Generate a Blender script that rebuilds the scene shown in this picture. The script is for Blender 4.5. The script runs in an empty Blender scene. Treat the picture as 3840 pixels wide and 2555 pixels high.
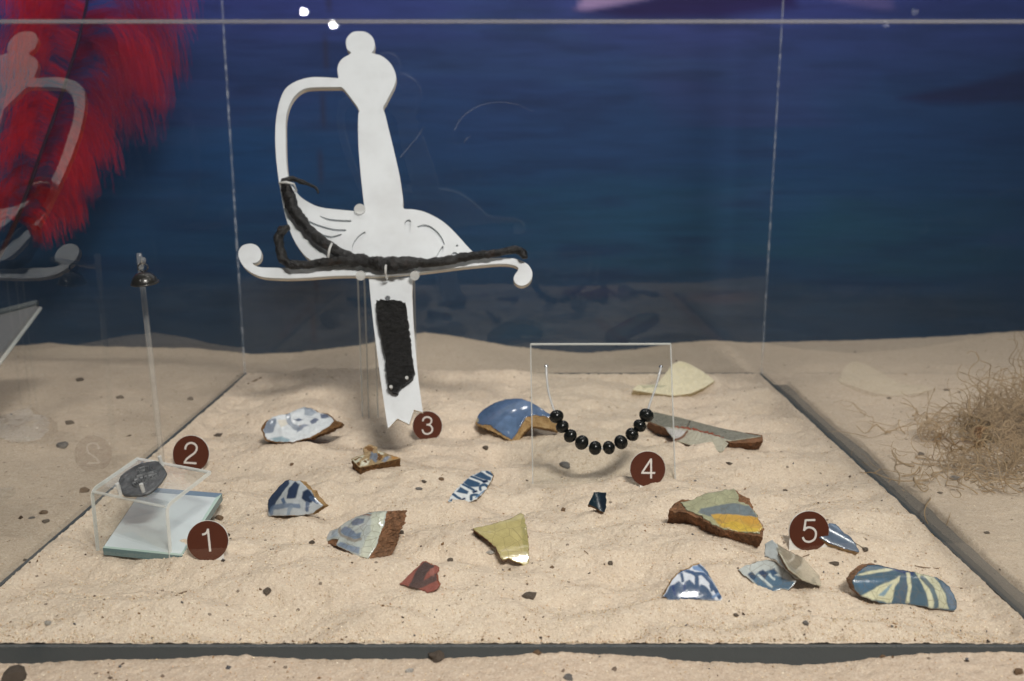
import bpy, bmesh, math, random
import numpy as np
from mathutils import Vector, Matrix, noise as mnoise
from mathutils.geometry import delaunay_2d_cdt

rnd = random.Random(7)
nrs = np.random.RandomState(11)
sc = bpy.context.scene
COL = sc.collection
H = 0.26                     # camera height above the tray sand (m)
F = 3450.0                   # focal length in photograph pixels
PITCH = math.radians(12.0)

# ------------------------------------------------------------------ camera
cam_d = bpy.data.cameras.new('camera')
cam = bpy.data.objects.new('camera', cam_d)
COL.objects.link(cam)
cam.location = (0, 0, H)
cam.rotation_euler = (math.pi / 2 - PITCH, 0, 0)
cam_d.sensor_width = 36.0
cam_d.lens = 36.0 * F / 3840.0
cam_d.clip_start = 0.01
cam_d.clip_end = 50
cam_d.dof.use_dof = True
cam_d.dof.focus_distance = 2.38 * H
cam_d.dof.aperture_fstop = 9.0
sc.camera = cam

# ------------------------------------------------------------------ light
w = bpy.data.worlds.new('World')
sc.world = w
w.use_nodes = True
w.node_tree.nodes['Background'].inputs[0].default_value = (0.92, 0.95, 1.0, 1)
w.node_tree.nodes['Background'].inputs[1].default_value = 0.05


def area(name, loc, target, sx, sy, power, color):
    d = bpy.data.lights.new(name, 'AREA')
    d.shape = 'RECTANGLE'
    d.size, d.size_y, d.energy, d.color = sx, sy, power, color
    o = bpy.data.objects.new(name, d)
    COL.objects.link(o)
    o.location = loc
    o.rotation_euler = (Vector(target) - Vector(loc)).to_track_quat('-Z', 'Y').to_euler()
    return o


key = area('front_case_lamp', (0.36, -0.46, 1.32), (-0.02, 0.76, 0.0), 0.40, 0.14, 7.3, (1.0, 0.95, 0.895))
key.data.spread = math.radians(90)
for lx, ly, e in ((-0.28, 1.06, 1.7), (0.20, 0.84, 1.7), (0.92, 0.54, 1.5), (-0.60, 1.10, 1.3)):  # unseen lamps added overhead to draw highlights on the glazed sherds
    area('added_highlight_lamp', (lx, ly, 1.40), (0.0, 0.80, 0.0), 0.12, 0.12, e, (1.0, 0.965, 0.92))
area('case_rear_strip_lamp', (0.0, 1.19, 0.66), (0.0, 0.45, 0.10), 1.5, 0.34, 1.15, (0.97, 0.98, 1.0))
for nm, lx, ly, lz, e in (('room_lamp', -0.62, -0.80, 0.648, 1.0), ('room_lamp', -0.535, -0.80, 0.612, 0.7)):
    d = bpy.data.lights.new(nm, 'POINT')
    d.energy, d.shadow_soft_size, d.color = e, 0.010, (1.0, 0.95, 0.92)
    o = bpy.data.objects.new(nm, d)
    COL.objects.link(o)
    o.location = (lx, ly, lz)

sc.view_settings.view_transform = 'Standard'
sc.view_settings.look = 'None'
sc.view_settings.exposure = 0.0
sc.view_settings.gamma = 1.0
sc.view_settings.use_curve_mapping = False
sc.cycles.max_bounces = 8
sc.cycles.transparent_max_bounces = 18
sc.cycles.transmission_bounces = 8
sc.cycles.glossy_bounces = 4
sc.cycles.diffuse_bounces = 3
sc.cycles.use_adaptive_sampling = True
sc.cycles.adaptive_threshold = 0.03
sc.cycles.caustics_refractive = False
sc.cycles.caustics_reflective = False

# ------------------------------------------------------------------ projection helpers (used to read real positions off the photograph)
CP, SP = math.cos(PITCH), math.sin(PITCH)
RIGHT = Vector((1, 0, 0))
FWD = Vector((0, CP, -SP))
UP = Vector((0, SP, CP))
CAMP = Vector((0, 0, H))


def ray(px, py):
    return RIGHT * ((px - 1920) / F) + UP * ((1277.5 - py) / F) + FWD


def at_depth(px, py, D):
    """point on the pixel's ray at axial depth D (in units of H)"""
    return CAMP + ray(px, py) * (D * H)


def on_plane(px, py, p0, n):
    r = ray(px, py)
    return CAMP + r * ((p0 - CAMP).dot(n) / r.dot(n))


def project(p):
    q = p - CAMP
    z = q.dot(FWD)
    return (1920 + F * q.dot(RIGHT) / z, 1277.5 - F * q.dot(UP) / z)


def crop(ox, oy, s):
    return lambda pts: [(ox + a * s, oy + b * s) for a, b in pts]


C1 = crop(800, 60, 1300 / 1960)
C3 = crop(1300, 880, 760 / 1610)
C4 = crop(300, 900, 620 / 1080)
C5 = crop(320, 1600, 580 / 1624)
C6 = crop(940, 1480, 620 / 1519)
C7 = crop(1450, 1450, 900 / 1764)
C8 = crop(1940, 1250, 960 / 2357)
C9 = crop(2400, 1780, 1240 / 2357)
CC = crop(400, 1680, 260 / 2038)

# ------------------------------------------------------------------ numpy value noise
_perm = nrs.rand(256, 256)


def vnoise(x, y):
    x = np.asarray(x, float); y = np.asarray(y, float)
    xi = np.floor(x).astype(int); yi = np.floor(y).astype(int)
    fx = x - xi; fy = y - yi
    fx = fx * fx * (3 - 2 * fx); fy = fy * fy * (3 - 2 * fy)
    a = _perm[xi & 255, yi & 255]; b = _perm[(xi + 1) & 255, yi & 255]
    c = _perm[xi & 255, (yi + 1) & 255]; d = _perm[(xi + 1) & 255, (yi + 1) & 255]
    return (a * (1 - fx) + b * fx) * (1 - fy) + (c * (1 - fx) + d * fx) * fy - 0.5


def fbm(x, y, o=3):
    r = 0; a = 1.0
    for i in range(o):
        r = r + a * vnoise(x + 17.3 * i, y - 9.1 * i)
        x = x * 2.03; y = y * 2.03; a *= 0.5
    return r


# ------------------------------------------------------------------ materials
def lin(c):
    return tuple(((v / 255) / 12.92 if v / 255 <= 0.04045 else ((v / 255 + 0.055) / 1.055) ** 2.4) for v in c)


class NT:
    def __init__(s, name):
        s.m = bpy.data.materials.new(name)
        s.m.use_nodes = True
        s.t = s.m.node_tree
        s.b = s.t.nodes['Principled BSDF']
        s.out = s.t.nodes['Material Output']

    def n(s, typ, **kw):
        nd = s.t.nodes.new(typ)
        for k, v in kw.items():
            if k.startswith('i_'):
                nd.inputs[k[2:].replace('_', ' ')].default_value = v
            else:
                setattr(nd, k, v)
        return nd

    def l(s, a, b):
        s.t.links.new(a, b)

    def coords(s):
        return s.n('ShaderNodeTexCoord').outputs['Object']

    def noise(s, scale, detail=3, rough=0.5, vec=None):
        nd = s.n('ShaderNodeTexNoise')
        nd.inputs['Scale'].default_value = scale
        nd.inputs['Detail'].default_value = detail
        nd.inputs['Roughness'].default_value = rough
        s.l(vec if vec is not None else s.coords(), nd.inputs['Vector'])
        return nd.outputs['Fac']

    def ramp(s, fac, stops):
        nd = s.n('ShaderNodeValToRGB')
        e = nd.color_ramp.elements
        while len(e) < len(stops):
            e.new(0.5)
        for i, (p, c) in enumerate(stops):
            e[i].position = p
            e[i].color = (*c, 1) if len(c) == 3 else c
        s.l(fac, nd.inputs[0])
        return nd.outputs[0]

    def mix(s, fac, a, b, mode='MIX'):
        nd = s.n('ShaderNodeMix', data_type='RGBA', blend_type=mode)
        for v, i in ((fac, 0), (a, 6), (b, 7)):
            if hasattr(v, 'links'):
                s.l(v, nd.inputs[i])
            elif i == 0:
                nd.inputs[0].default_value = v
            else:
                nd.inputs[i].default_value = (*v, 1)
        return nd.outputs[2]

    def bump(s, h, strength, dist, prev=None):
        nd = s.n('ShaderNodeBump')
        nd.inputs['Strength'].default_value = strength
        nd.inputs['Distance'].default_value = dist
        s.l(h, nd.inputs['Height'])
        if prev is not None:
            s.l(prev, nd.inputs['Normal'])
        return nd.outputs[0]

    def set(s, **kw):
        for k, v in kw.items():
            inp = s.b.inputs[k.replace('_', ' ')]
            if hasattr(v, 'links'):
                s.l(v, inp)
            else:
                inp.default_value = (*v, 1) if isinstance(v, tuple) and len(v) == 3 else v
        return s.m


def sand_material(name, tint):
    t = NT(name)
    co = t.coords()
    big = t.noise(14, 4, 0.6, co)
    mid = t.noise(160, 3, 0.6, co)
    vor = t.n('ShaderNodeTexVoronoi', feature='F1')
    vor.inputs['Scale'].default_value = 950
    t.l(co, vor.inputs['Vector'])
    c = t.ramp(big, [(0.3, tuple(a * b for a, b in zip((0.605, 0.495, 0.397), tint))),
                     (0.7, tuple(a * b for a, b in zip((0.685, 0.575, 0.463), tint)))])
    c = t.mix(0.25, c, t.ramp(mid, [(0.32, (0.50, 0.39, 0.28)), (0.68, (0.76, 0.66, 0.51))]))
    sep = t.n('ShaderNodeSeparateColor')
    t.l(vor.outputs['Color'], sep.inputs[0])
    g = t.ramp(sep.outputs[0], [(0.0, (0.36, 0.28, 0.21)), (0.10, (0.48, 0.37, 0.27)), (0.3, (0.60, 0.49, 0.36)),
                                (0.75, (0.68, 0.58, 0.44)), (1.0, (0.86, 0.79, 0.66))])
    c = t.mix(0.30, c, g)
    # tiny dark mineral specks
    sp = t.n('ShaderNodeTexVoronoi', feature='F1')
    sp.inputs['Scale'].default_value = 260
    t.l(co, sp.inputs['Vector'])
    s2 = t.n('ShaderNodeSeparateColor')
    t.l(sp.outputs['Color'], s2.inputs[0])
    lt = t.n('ShaderNodeMath', operation='LESS_THAN'); lt.inputs[1].default_value = 0.013
    t.l(s2.outputs[1], lt.inputs[0])
    l2 = t.n('ShaderNodeMath', operation='LESS_THAN'); l2.inputs[1].default_value = 0.30
    t.l(sp.outputs['Distance'], l2.inputs[0])
    mm = t.n('ShaderNodeMath', operation='MULTIPLY')
    t.l(lt.outputs[0], mm.inputs[0]); t.l(l2.outputs[0], mm.inputs[1])
    m3 = t.n('ShaderNodeMath', operation='MULTIPLY'); m3.inputs[1].default_value = 0.75
    t.l(mm.outputs[0], m3.inputs[0])
    c = t.mix(m3.outputs[0], c, (0.10, 0.07, 0.05))
    b1 = t.bump(vor.outputs['Distance'], 0.55, 0.0006)
    b2 = t.bump(mid, 0.4, 0.0018, b1)
    return t.set(Base_Color=c, Roughness=0.93, Normal=b2, Specular_IOR_Level=0.25)


M = {}
M['sand'] = sand_material('tray_sand', (1, 1, 1))
M['sand_outer_dimmed'] = sand_material('outer_sand_dimmed', (0.76, 0.72, 0.70))  # same sand darkened in its colour, in place of weaker light outside the tray


def attr_material(name, rough=0.2, bump_scale=400, bump_s=0.25, crackle=0.0, coat=0.5, fine=0.0, spec=0.5, metal=0.0):
    t = NT(name)
    a = t.n('ShaderNodeVertexColor', layer_name='paint').outputs[0]
    co = t.coords()
    nz = t.noise(bump_scale, 4, 0.6, co)
    c = t.mix(0.25, a, t.ramp(nz, [(0.3, (0.25, 0.25, 0.25)), (0.7, (0.75, 0.75, 0.75))]), 'OVERLAY')
    if crackle > 0:
        v = t.n('ShaderNodeTexVoronoi', feature='DISTANCE_TO_EDGE')
        v.inputs['Scale'].default_value = 130
        t.l(co, v.inputs['Vector'])
        k = t.ramp(v.outputs['Distance'], [(0.0, (1, 1, 1)), (0.035, (0, 0, 0))])
        mu = t.n('ShaderNodeMath', operation='MULTIPLY'); mu.inputs[1].default_value = crackle
        t.l(k, mu.inputs[0])
        c = t.mix(mu.outputs[0], c, (0.16, 0.13, 0.08))
    r = t.ramp(t.noise(700, 3, 0.6, co), [(0.35, (rough * 0.7,) * 3), (0.7, (rough * 1.5,) * 3)])
    b = t.bump(nz, bump_s, 0.0012)
    if fine:
        b = t.bump(t.noise(1500, 2, 0.5, co), fine, 0.0004, b)
    return t.set(Base_Color=c, Roughness=r, Normal=b, Coat_Weight=coat, Coat_Roughness=0.08, Specular_IOR_Level=spec, Metallic=metal)


M['glaze'] = attr_material('tin_glaze', 0.13, 110, 0.30, coat=0.6)
M['glaze_crackle'] = attr_material('crackled_glaze', 0.13, 110, 0.20, crackle=0.5, coat=0.6)
M['glaze_smooth'] = attr_material('smooth_glaze', 0.15, 110, 0.12, coat=0.4)
M['glaze_rough'] = attr_material('lumpy_glaze', 0.13, 110, 0.45, coat=0.6)
M['slip'] = attr_material('burnished_slip', 0.5, 300, 0.3, coat=0.0, spec=0.3)
M['matte_glaze'] = attr_material('worn_glaze', 0.55, 300, 0.4, coat=0.05)


def clay(name, c1, c2, c3):
    t = NT(name)
    co = t.coords()
    a = t.noise(150, 5, 0.65, co)
    b = t.noise(700, 3, 0.6, co)
    c = t.ramp(a, [(0.3, lin(c1)), (0.5, lin(c2)), (0.72, lin(c3))])
    c = t.mix(0.35, c, t.ramp(b, [(0.3, tuple(v * 0.45 for v in lin(c1))), (0.7, lin(c3))]))
    n1 = t.bump(a, 0.8, 0.003)
    n2 = t.bump(b, 0.6, 0.001, n1)
    return t.set(Base_Color=c, Roughness=0.9, Normal=n2, Specular_IOR_Level=0.2)


M['terracotta'] = clay('terracotta_clay', (76, 56, 40), (120, 90, 66), (166, 118, 86))
M['brown_clay'] = clay('brown_clay', (70, 48, 28), (112, 80, 48), (148, 112, 74))
M['buff_clay'] = clay('buff_clay', (128, 96, 56), (168, 134, 88), (196, 168, 124))
M['cream_clay'] = clay('cream_clay', (176, 156, 112), (206, 190, 150), (222, 210, 178))
M['red_clay'] = clay('red_clay', (104, 48, 34), (150, 78, 56), (176, 100, 74))


def plain(name, c, rough=0.5, metal=0.0, bump=None, **kw):
    t = NT(name)
    if bump:
        kw['Normal'] = t.bump(t.noise(bump[0], 4, 0.6), bump[1], bump[2])
    return t.set(Base_Color=c, Roughness=rough, Metallic=metal, **kw)


def acrylic(name, ior, tint=(0.985, 0.99, 0.988), rough=0.012, haze=0.0):
    """clear sheet: fresnel reflection over straight-through transmission; back faces only transmit"""
    t = NT(name)
    tr = t.n('ShaderNodeBsdfTransparent'); tr.inputs[0].default_value = (*tint, 1)
    gl = t.n('ShaderNodeBsdfGlossy'); gl.inputs['Roughness'].default_value = rough
    gl.inputs[0].default_value = (1, 1, 1, 1)
    fr = t.n('ShaderNodeFresnel'); fr.inputs['IOR'].default_value = ior
    ge = t.n('ShaderNodeNewGeometry')
    inv = t.n('ShaderNodeMath', operation='SUBTRACT'); inv.inputs[0].default_value = 1.0
    t.l(ge.outputs['Backfacing'], inv.inputs[1])
    mu = t.n('ShaderNodeMath', operation='MULTIPLY')
    t.l(fr.outputs[0], mu.inputs[0]); t.l(inv.outputs[0], mu.inputs[1])
    mx = t.n('ShaderNodeMixShader')
    t.l(mu.outputs[0], mx.inputs[0]); t.l(tr.outputs[0], mx.inputs[1]); t.l(gl.outputs[0], mx.inputs[2])
    if haze:
        df = t.n('ShaderNodeBsdfDiffuse'); df.inputs[0].default_value = (0.85, 0.86, 0.85, 1)
        m2 = t.n('ShaderNodeMixShader'); m2.inputs[0].default_value = haze
        t.l(mx.outputs[0], m2.inputs[1]); t.l(df.outputs[0], m2.inputs[2])
        mx = m2
    t.l(mx.outputs[0], t.out.inputs['Surface'])
    return t.m


M['pane'] = acrylic('clear_acrylic_pane', 1.56)
M['sheet'] = acrylic('clear_acrylic_sheet', 1.62, (0.97, 0.975, 0.97))
M['stand_sheet'] = acrylic('hazy_acrylic_sheet', 1.75, (0.97, 0.975, 0.97), 0.05, 0.05)


def frosted(name, c, opacity, rough=0.25, flecks=None):
    t = NT(name)
    tr = t.n('ShaderNodeBsdfTransparent')
    pr = t.b
    pr.inputs['Base Color'].default_value = (*c, 1)
    pr.inputs['Roughness'].default_value = rough
    mx = t.n('ShaderNodeMixShader')
    if flecks:
        f = t.ramp(t.noise(flecks, 4, 0.7), [(0.46, (opacity * 0.15,) * 3), (0.62, (opacity,) * 3)])
        t.l(f, mx.inputs[0])
    else:
        mx.inputs[0].default_value = opacity
    t.l(tr.outputs[0], mx.inputs[1]); t.l(pr.outputs[0], mx.inputs[2])
    t.l(mx.outputs[0], t.out.inputs['Surface'])
    return t.m


M['edge'] = frosted('polished_acrylic_edge', (0.82, 0.84, 0.80), 0.38)  # whitish colour stands in for light piped through the sheet to its edges
M['stand_edge'] = frosted('bright_stand_edge', (0.90, 0.92, 0.88), 0.62, 0.12)  # whiter mix, the piped glow painted stronger on the coin stand
M['edge_soft'] = frosted('dull_acrylic_edge', (0.74, 0.76, 0.74), 0.42)
M['top_edge'] = frosted('sawn_pane_edge', (0.28, 0.28, 0.30), 0.42, 0.5)
M['seam'] = frosted('glue_seam', (0.75, 0.82, 0.92), 0.26, 0.3, flecks=120)
M['scratch'] = frosted('fine_scratch', (0.8, 0.83, 0.88), 0.25)
M['rod'] = acrylic('clear_acrylic_rod', 2.0, (0.95, 0.955, 0.95), 0.1, 0.10)
M['peg'] = frosted('clear_acrylic_peg', (0.80, 0.81, 0.79), 0.55, 0.15)
def board_material():
    t = NT('white_foam_board')
    co = t.coords()
    c = t.ramp(t.noise(26, 5, 0.65, co), [(0.30, (0.56, 0.58, 0.595)), (0.52, (0.63, 0.66, 0.68)), (0.75, (0.66, 0.69, 0.71))])
    sc_ = t.ramp(t.noise(220, 4, 0.7, co), [(0.66, (0, 0, 0)), (0.80, (0.35, 0.35, 0.35))])
    c = t.mix(sc_, c, (0.42, 0.41, 0.40))
    n = t.bump(t.noise(900, 3, 0.6, co), 0.15, 0.0006)
    n = t.bump(t.noise(45, 3, 0.5, co), 0.25, 0.0015, n)
    return t.set(Base_Color=c, Roughness=0.55, Normal=n)


M['board'] = board_material()
M['board_core'] = plain('foam_board_edge', (0.76, 0.70, 0.60), 0.8, bump=(600, 0.4, 0.0008))
M['tray_floor_grey'] = plain('grey_floor_board', (0.125, 0.116, 0.102), 0.7, bump=(150, 0.3, 0.001))
M['satin_grey'] = plain('satin_grey_plate', (0.20, 0.20, 0.20), 0.3)
M['tray'] = plain('dark_grey_board', (0.062, 0.074, 0.080), 0.6, bump=(220, 0.3, 0.001))
M['card'] = plain('white_card', (0.78, 0.76, 0.72), 0.7)
M['numeral'] = plain('pale_numeral_print', (0.70, 0.66, 0.62), 0.5)
M['bead'] = plain('black_polished_bead', (0.006, 0.007, 0.006), 0.22, Specular_IOR_Level=0.35)
M['cord'] = frosted('clear_nylon_cord', (0.60, 0.62, 0.63), 0.62, 0.2)
M['steel'] = plain('bright_pin', (0.75, 0.77, 0.8), 0.2, 1.0)
M['brownprint'] = plain('brown_printed_card', lin((84, 42, 26)), 0.42, bump=(1500, 0.1, 0.0003), Specular_IOR_Level=0.3)
M['mirror'] = plain('hazy_mirror_silvering', (0.80, 0.90, 0.91), 0.24, 0.30)
M['mirror_edge'] = plain('green_glass_edge', (0.10, 0.19, 0.21), 0.12, Specular_IOR_Level=0.7)
M['mirror_bevel'] = plain('blue_grey_mirror_rim', (0.20, 0.28, 0.37), 0.15)
M['mirror_front'] = plain('pale_green_glass_edge', (0.42, 0.55, 0.50), 0.15)


def iron_material():
    t = NT('corroded_black_iron')
    co = t.coords()
    a = t.noise(170, 5, 0.65, co)
    b = t.noise(60, 3, 0.5, co)
    c = t.ramp(a, [(0.3, (0.003, 0.003, 0.003)), (0.6, (0.008, 0.0075, 0.007)), (0.85, (0.03, 0.027, 0.025))])
    c = t.mix(t.ramp(b, [(0.56, (0, 0, 0)), (0.74, (0.6, 0.6, 0.6))]), c, (0.06, 0.06, 0.06))
    c = t.mix(t.ramp(t.noise(95, 4, 0.6, co), [(0.58, (0, 0, 0)), (0.74, (0.55, 0.55, 0.55))]), c, (0.045, 0.022, 0.012))
    n = t.bump(a, 0.9, 0.004)
    n = t.bump(t.noise(650, 3, 0.6, co), 0.5, 0.001, n)
    r = t.ramp(a, [(0.3, (0.25,) * 3), (0.7, (0.55,) * 3)])
    return t.set(Base_Color=c, Roughness=r, Normal=n, Specular_IOR_Level=0.4)


def blade_material():
    t = NT('flaking_black_blade')
    co = t.coords()
    mp = t.n('ShaderNodeMapping'); mp.inputs['Scale'].default_value = (1, 2.2, 2.2)
    t.l(co, mp.inputs['Vector'])
    a = t.noise(190, 5, 0.7, mp.outputs[0])
    c = t.ramp(a, [(0.3, (0.004, 0.004, 0.004)), (0.7, (0.022, 0.021, 0.020)), (0.95, (0.06, 0.055, 0.05))])
    n = t.bump(a, 1.0, 0.006)
    return t.set(Base_Color=c, Roughness=0.5, Normal=n, Specular_IOR_Level=0.4)


def coin_material():
    t = NT('tarnished_silver')
    co = t.coords()
    a = t.noise(120, 4, 0.6, co)
    c = t.ramp(a, [(0.3, (0.065, 0.068, 0.072)), (0.7, (0.15, 0.155, 0.16))])
    n = t.bump(t.noise(500, 4, 0.6, co), 0.25, 0.0005)
    return t.set(Base_Color=c, Roughness=0.5, Normal=n, Metallic=0.35, Specular_IOR_Level=0.5)


M['iron'] = iron_material()
M['blade'] = blade_material()
M['coin'] = coin_material()
M['button'] = plain('dark_bronze', (0.022, 0.021, 0.018), 0.28, 0.3, bump=(400, 0.3, 0.0008), Coat_Weight=0.3)
M['pebble_dark'] = plain('dark_pebble', (0.105, 0.082, 0.062), 0.8, bump=(900, 0.8, 0.001))
M['pebble_grey'] = plain('grey_pebble', (0.19, 0.18, 0.17), 0.8, bump=(900, 0.8, 0.001))
M['pebble_brown'] = plain('brown_pebble', (0.20, 0.125, 0.07), 0.8, bump=(900, 0.8, 0.001))
M['pebble_pale'] = plain('pale_pebble', (0.50, 0.48, 0.44), 0.8, bump=(900, 0.8, 0.001))
M['twig'] = plain('dry_twig', (0.20, 0.13, 0.075), 0.8)
M['weed'] = plain('dried_seaweed', (0.37, 0.255, 0.135), 0.7, bump=(300, 0.4, 0.001))
M['pod'] = plain('brown_pod', (0.25, 0.16, 0.085), 0.6, bump=(200, 0.6, 0.002))
M['grain'] = attr_material('loose_sand_grain', 0.8, 900, 0.1, coat=0.0, spec=0.2)


def feather_material():
    t = NT('red_feather_barb')
    a = t.n('ShaderNodeVertexColor', layer_name='paint').outputs[0]
    t.set(Base_Color=a, Roughness=0.6, Specular_IOR_Level=0.2)
    tl = t.n('ShaderNodeBsdfTranslucent')
    t.l(a, tl.inputs[0])
    mx = t.n('ShaderNodeMixShader'); mx.inputs[0].default_value = 0.35
    t.l(t.b.outputs[0], mx.inputs[1]); t.l(tl.outputs[0], mx.inputs[2])
    t.l(mx.outputs[0], t.out.inputs['Surface'])
    return t.m


M['barb'] = feather_material()
M['shaft'] = plain('dark_feather_shaft', (0.035, 0.008, 0.012), 0.4)


def mural_material():
    t = NT('painted_mural')
    a = t.n('ShaderNodeVertexColor', layer_name='paint').outputs[0]
    mp = t.n('ShaderNodeMapping'); mp.inputs['Scale'].default_value = (0.10, 1, 1)
    t.l(t.coords(), mp.inputs['Vector'])
    nz = t.noise(90, 5, 0.65, mp.outputs[0])
    c = t.mix(0.32, a, t.ramp(nz, [(0.3, (0.25,) * 3), (0.7, (0.75,) * 3)]), 'OVERLAY')
    wv = t.noise(1400, 1, 0.5)
    b = t.bump(wv, 0.12, 0.0006)
    return t.set(Base_Color=c, Roughness=0.62, Normal=b, Specular_IOR_Level=0.25)


M['mural'] = mural_material()

# ------------------------------------------------------------------ object helpers


def link(o, parent=None):
    COL.objects.link(o)
    if parent is not None:
        o.parent = parent
        o.matrix_parent_inverse = Matrix.Translation(parent.location).inverted()
    return o


def mesh_obj(name, verts, faces, mat, parent=None, smooth=False, origin=None, colors=None):
    me = bpy.data.meshes.new(name)
    if origin is None:
        origin = parent.location.copy() if parent is not None else Vector((0, 0, 0))
    origin = Vector(origin)
    v = np.asarray([tuple(p) for p in verts], float) if not isinstance(verts, np.ndarray) else verts
    v = v - np.array(origin)
    me.from_pydata(v.tolist(), [], faces if isinstance(faces, list) else faces.tolist())
    me.materials.append(M[mat] if isinstance(mat, str) else mat)
    if smooth:
        me.polygons.foreach_set('use_smooth', [True] * len(me.polygons))
    if colors is not None:
        ca = me.color_attributes.new('paint', 'FLOAT_COLOR', 'POINT')
        cc = np.ones((len(v), 4)); cc[:, :3] = colors
        ca.data.foreach_set('color', cc.ravel())
    me.validate()
    me.update()
    o = bpy.data.objects.new(name, me)
    o.location = origin
    return link(o, parent)


def tag(o, label=None, cat=None, group=None, kind=None):
    for k, v in (('label', label), ('category', cat), ('group', group), ('kind', kind)):
        if v:
            o[k] = v
    return o


def thing(name, label, cat, loc, group=None):
    o = bpy.data.objects.new(name, None)
    o.empty_display_size = 0.01
    o.location = Vector(loc)
    COL.objects.link(o)
    return tag(o, label, cat, group)


def box(p0, p1):
    (a, b, c), (d, e, f) = p0, p1
    v = [(a, b, c), (d, b, c), (d, e, c), (a, e, c), (a, b, f), (d, b, f), (d, e, f), (a, e, f)]
    return v, [(0, 3, 2, 1), (4, 5, 6, 7), (0, 1, 5, 4), (1, 2, 6, 5), (2, 3, 7, 6), (3, 0, 4, 7)]


def join(parts):
    V, Fc = [], []
    for v, f in parts:
        k = len(V)
        V += [tuple(p) for p in v]
        Fc += [tuple(i + k for i in q) for q in f]
    return V, Fc


def catmull(pts, n=8, closed=False):
    P = [np.array(p, float) for p in pts]
    N = len(P)
    out = []
    segs = N if closed else N - 1
    for i in range(segs):
        p1, p2 = P[i], P[(i + 1) % N]
        p0 = P[i - 1] if (closed or i > 0) else 2 * p1 - p2
        p3 = P[(i + 2) % N] if (closed or i + 2 < N) else 2 * p2 - p1
        for k in range(n):
            t = k / n
            out.append(0.5 * ((2 * p1) + (p2 - p0) * t + (2 * p0 - 5 * p1 + 4 * p2 - p3) * t * t + (3 * p1 - p0 - 3 * p2 + p3) * t ** 3))
    if not closed:
        out.append(P[-1])
    return out


def tube(path, radii, n=8, rough=0.0, seed=0, squash=1.0, nscale=90):
    path = [Vector(p) for p in path]
    if not hasattr(radii, '__len__'):
        radii = [radii] * len(path)
    V, Fc = [], []
    up = None
    for i, p in enumerate(path):
        d = (path[min(i + 1, len(path) - 1)] - path[max(i - 1, 0)]).normalized()
        if up is None:
            up = d.orthogonal().normalized()
        up = (up - d * up.dot(d)).normalized()
        s = d.cross(up)
        for k in range(n):
            a = 2 * math.pi * k / n
            q = (up * math.cos(a) + s * math.sin(a))
            r = radii[i]
            if rough:
                w_ = p + q * r
                r *= 1 + rough * (mnoise.noise(w_ * nscale + Vector((seed, 0, 0))) + 0.5 * mnoise.noise(w_ * nscale * 2.7))
            V.append(p + q * r * (1 if squash == 1 else 1))
    for i in range(len(path) - 1):
        for k in range(n):
            a, b = i * n + k, i * n + (k + 1) % n
            Fc.append((a, b, b + n, a + n))
    Fc.append(tuple(range(n - 1, -1, -1)))
    k = (len(path) - 1) * n
    Fc.append(tuple(range(k, k + n)))
    return V, Fc


def sphere(c, r, seg=20, ring=12, axis=None, squash=1.0, rough=0, seed=0):
    V, Fc = [], []
    c = Vector(c)
    ax = Vector(axis).normalized() if axis is not None else Vector((0, 0, 1))
    e1 = ax.orthogonal().normalized(); e2 = ax.cross(e1)
    for i in range(ring + 1):
        th = math.pi * i / ring
        for k in range(seg):
            ph = 2 * math.pi * k / seg
            d = e1 * (math.sin(th) * math.cos(ph)) + e2 * (math.sin(th) * math.sin(ph)) + ax * (math.cos(th) * squash)
            rr = r * (1 + (rough * mnoise.noise(d * 2.2 + Vector((seed, 3, 1))) if rough else 0))
            V.append(c + d * rr)
    for i in range(ring):
        for k in range(seg):
            a, b = i * seg + k, i * seg + (k + 1) % seg
            Fc.append((a, a + seg, b + seg, b))
    return V, Fc


def inside(pts, poly):
    """vectorised even-odd test; pts (n,2)"""
    x, y = pts[:, 0], pts[:, 1]
    r = np.zeros(len(pts), bool)
    n = len(poly)
    for i in range(n):
        x1, y1 = poly[i]; x2, y2 = poly[(i + 1) % n]
        if y1 == y2:
            continue
        c = ((y1 > y) != (y2 > y)) & (x < (x2 - x1) * (y - y1) / (y2 - y1) + x1)
        r ^= c
    return r


def seg_dist(pts, line):
    d = np.full(len(pts), 1e9)
    for i in range(len(line) - 1):
        a = np.array(line[i]); b = np.array(line[i + 1])
        ab = b - a
        t = np.clip(((pts - a) @ ab) / max(ab @ ab, 1e-9), 0, 1)
        d = np.minimum(d, np.linalg.norm(pts - (a + t[:, None] * ab), axis=1))
    return d


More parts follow.
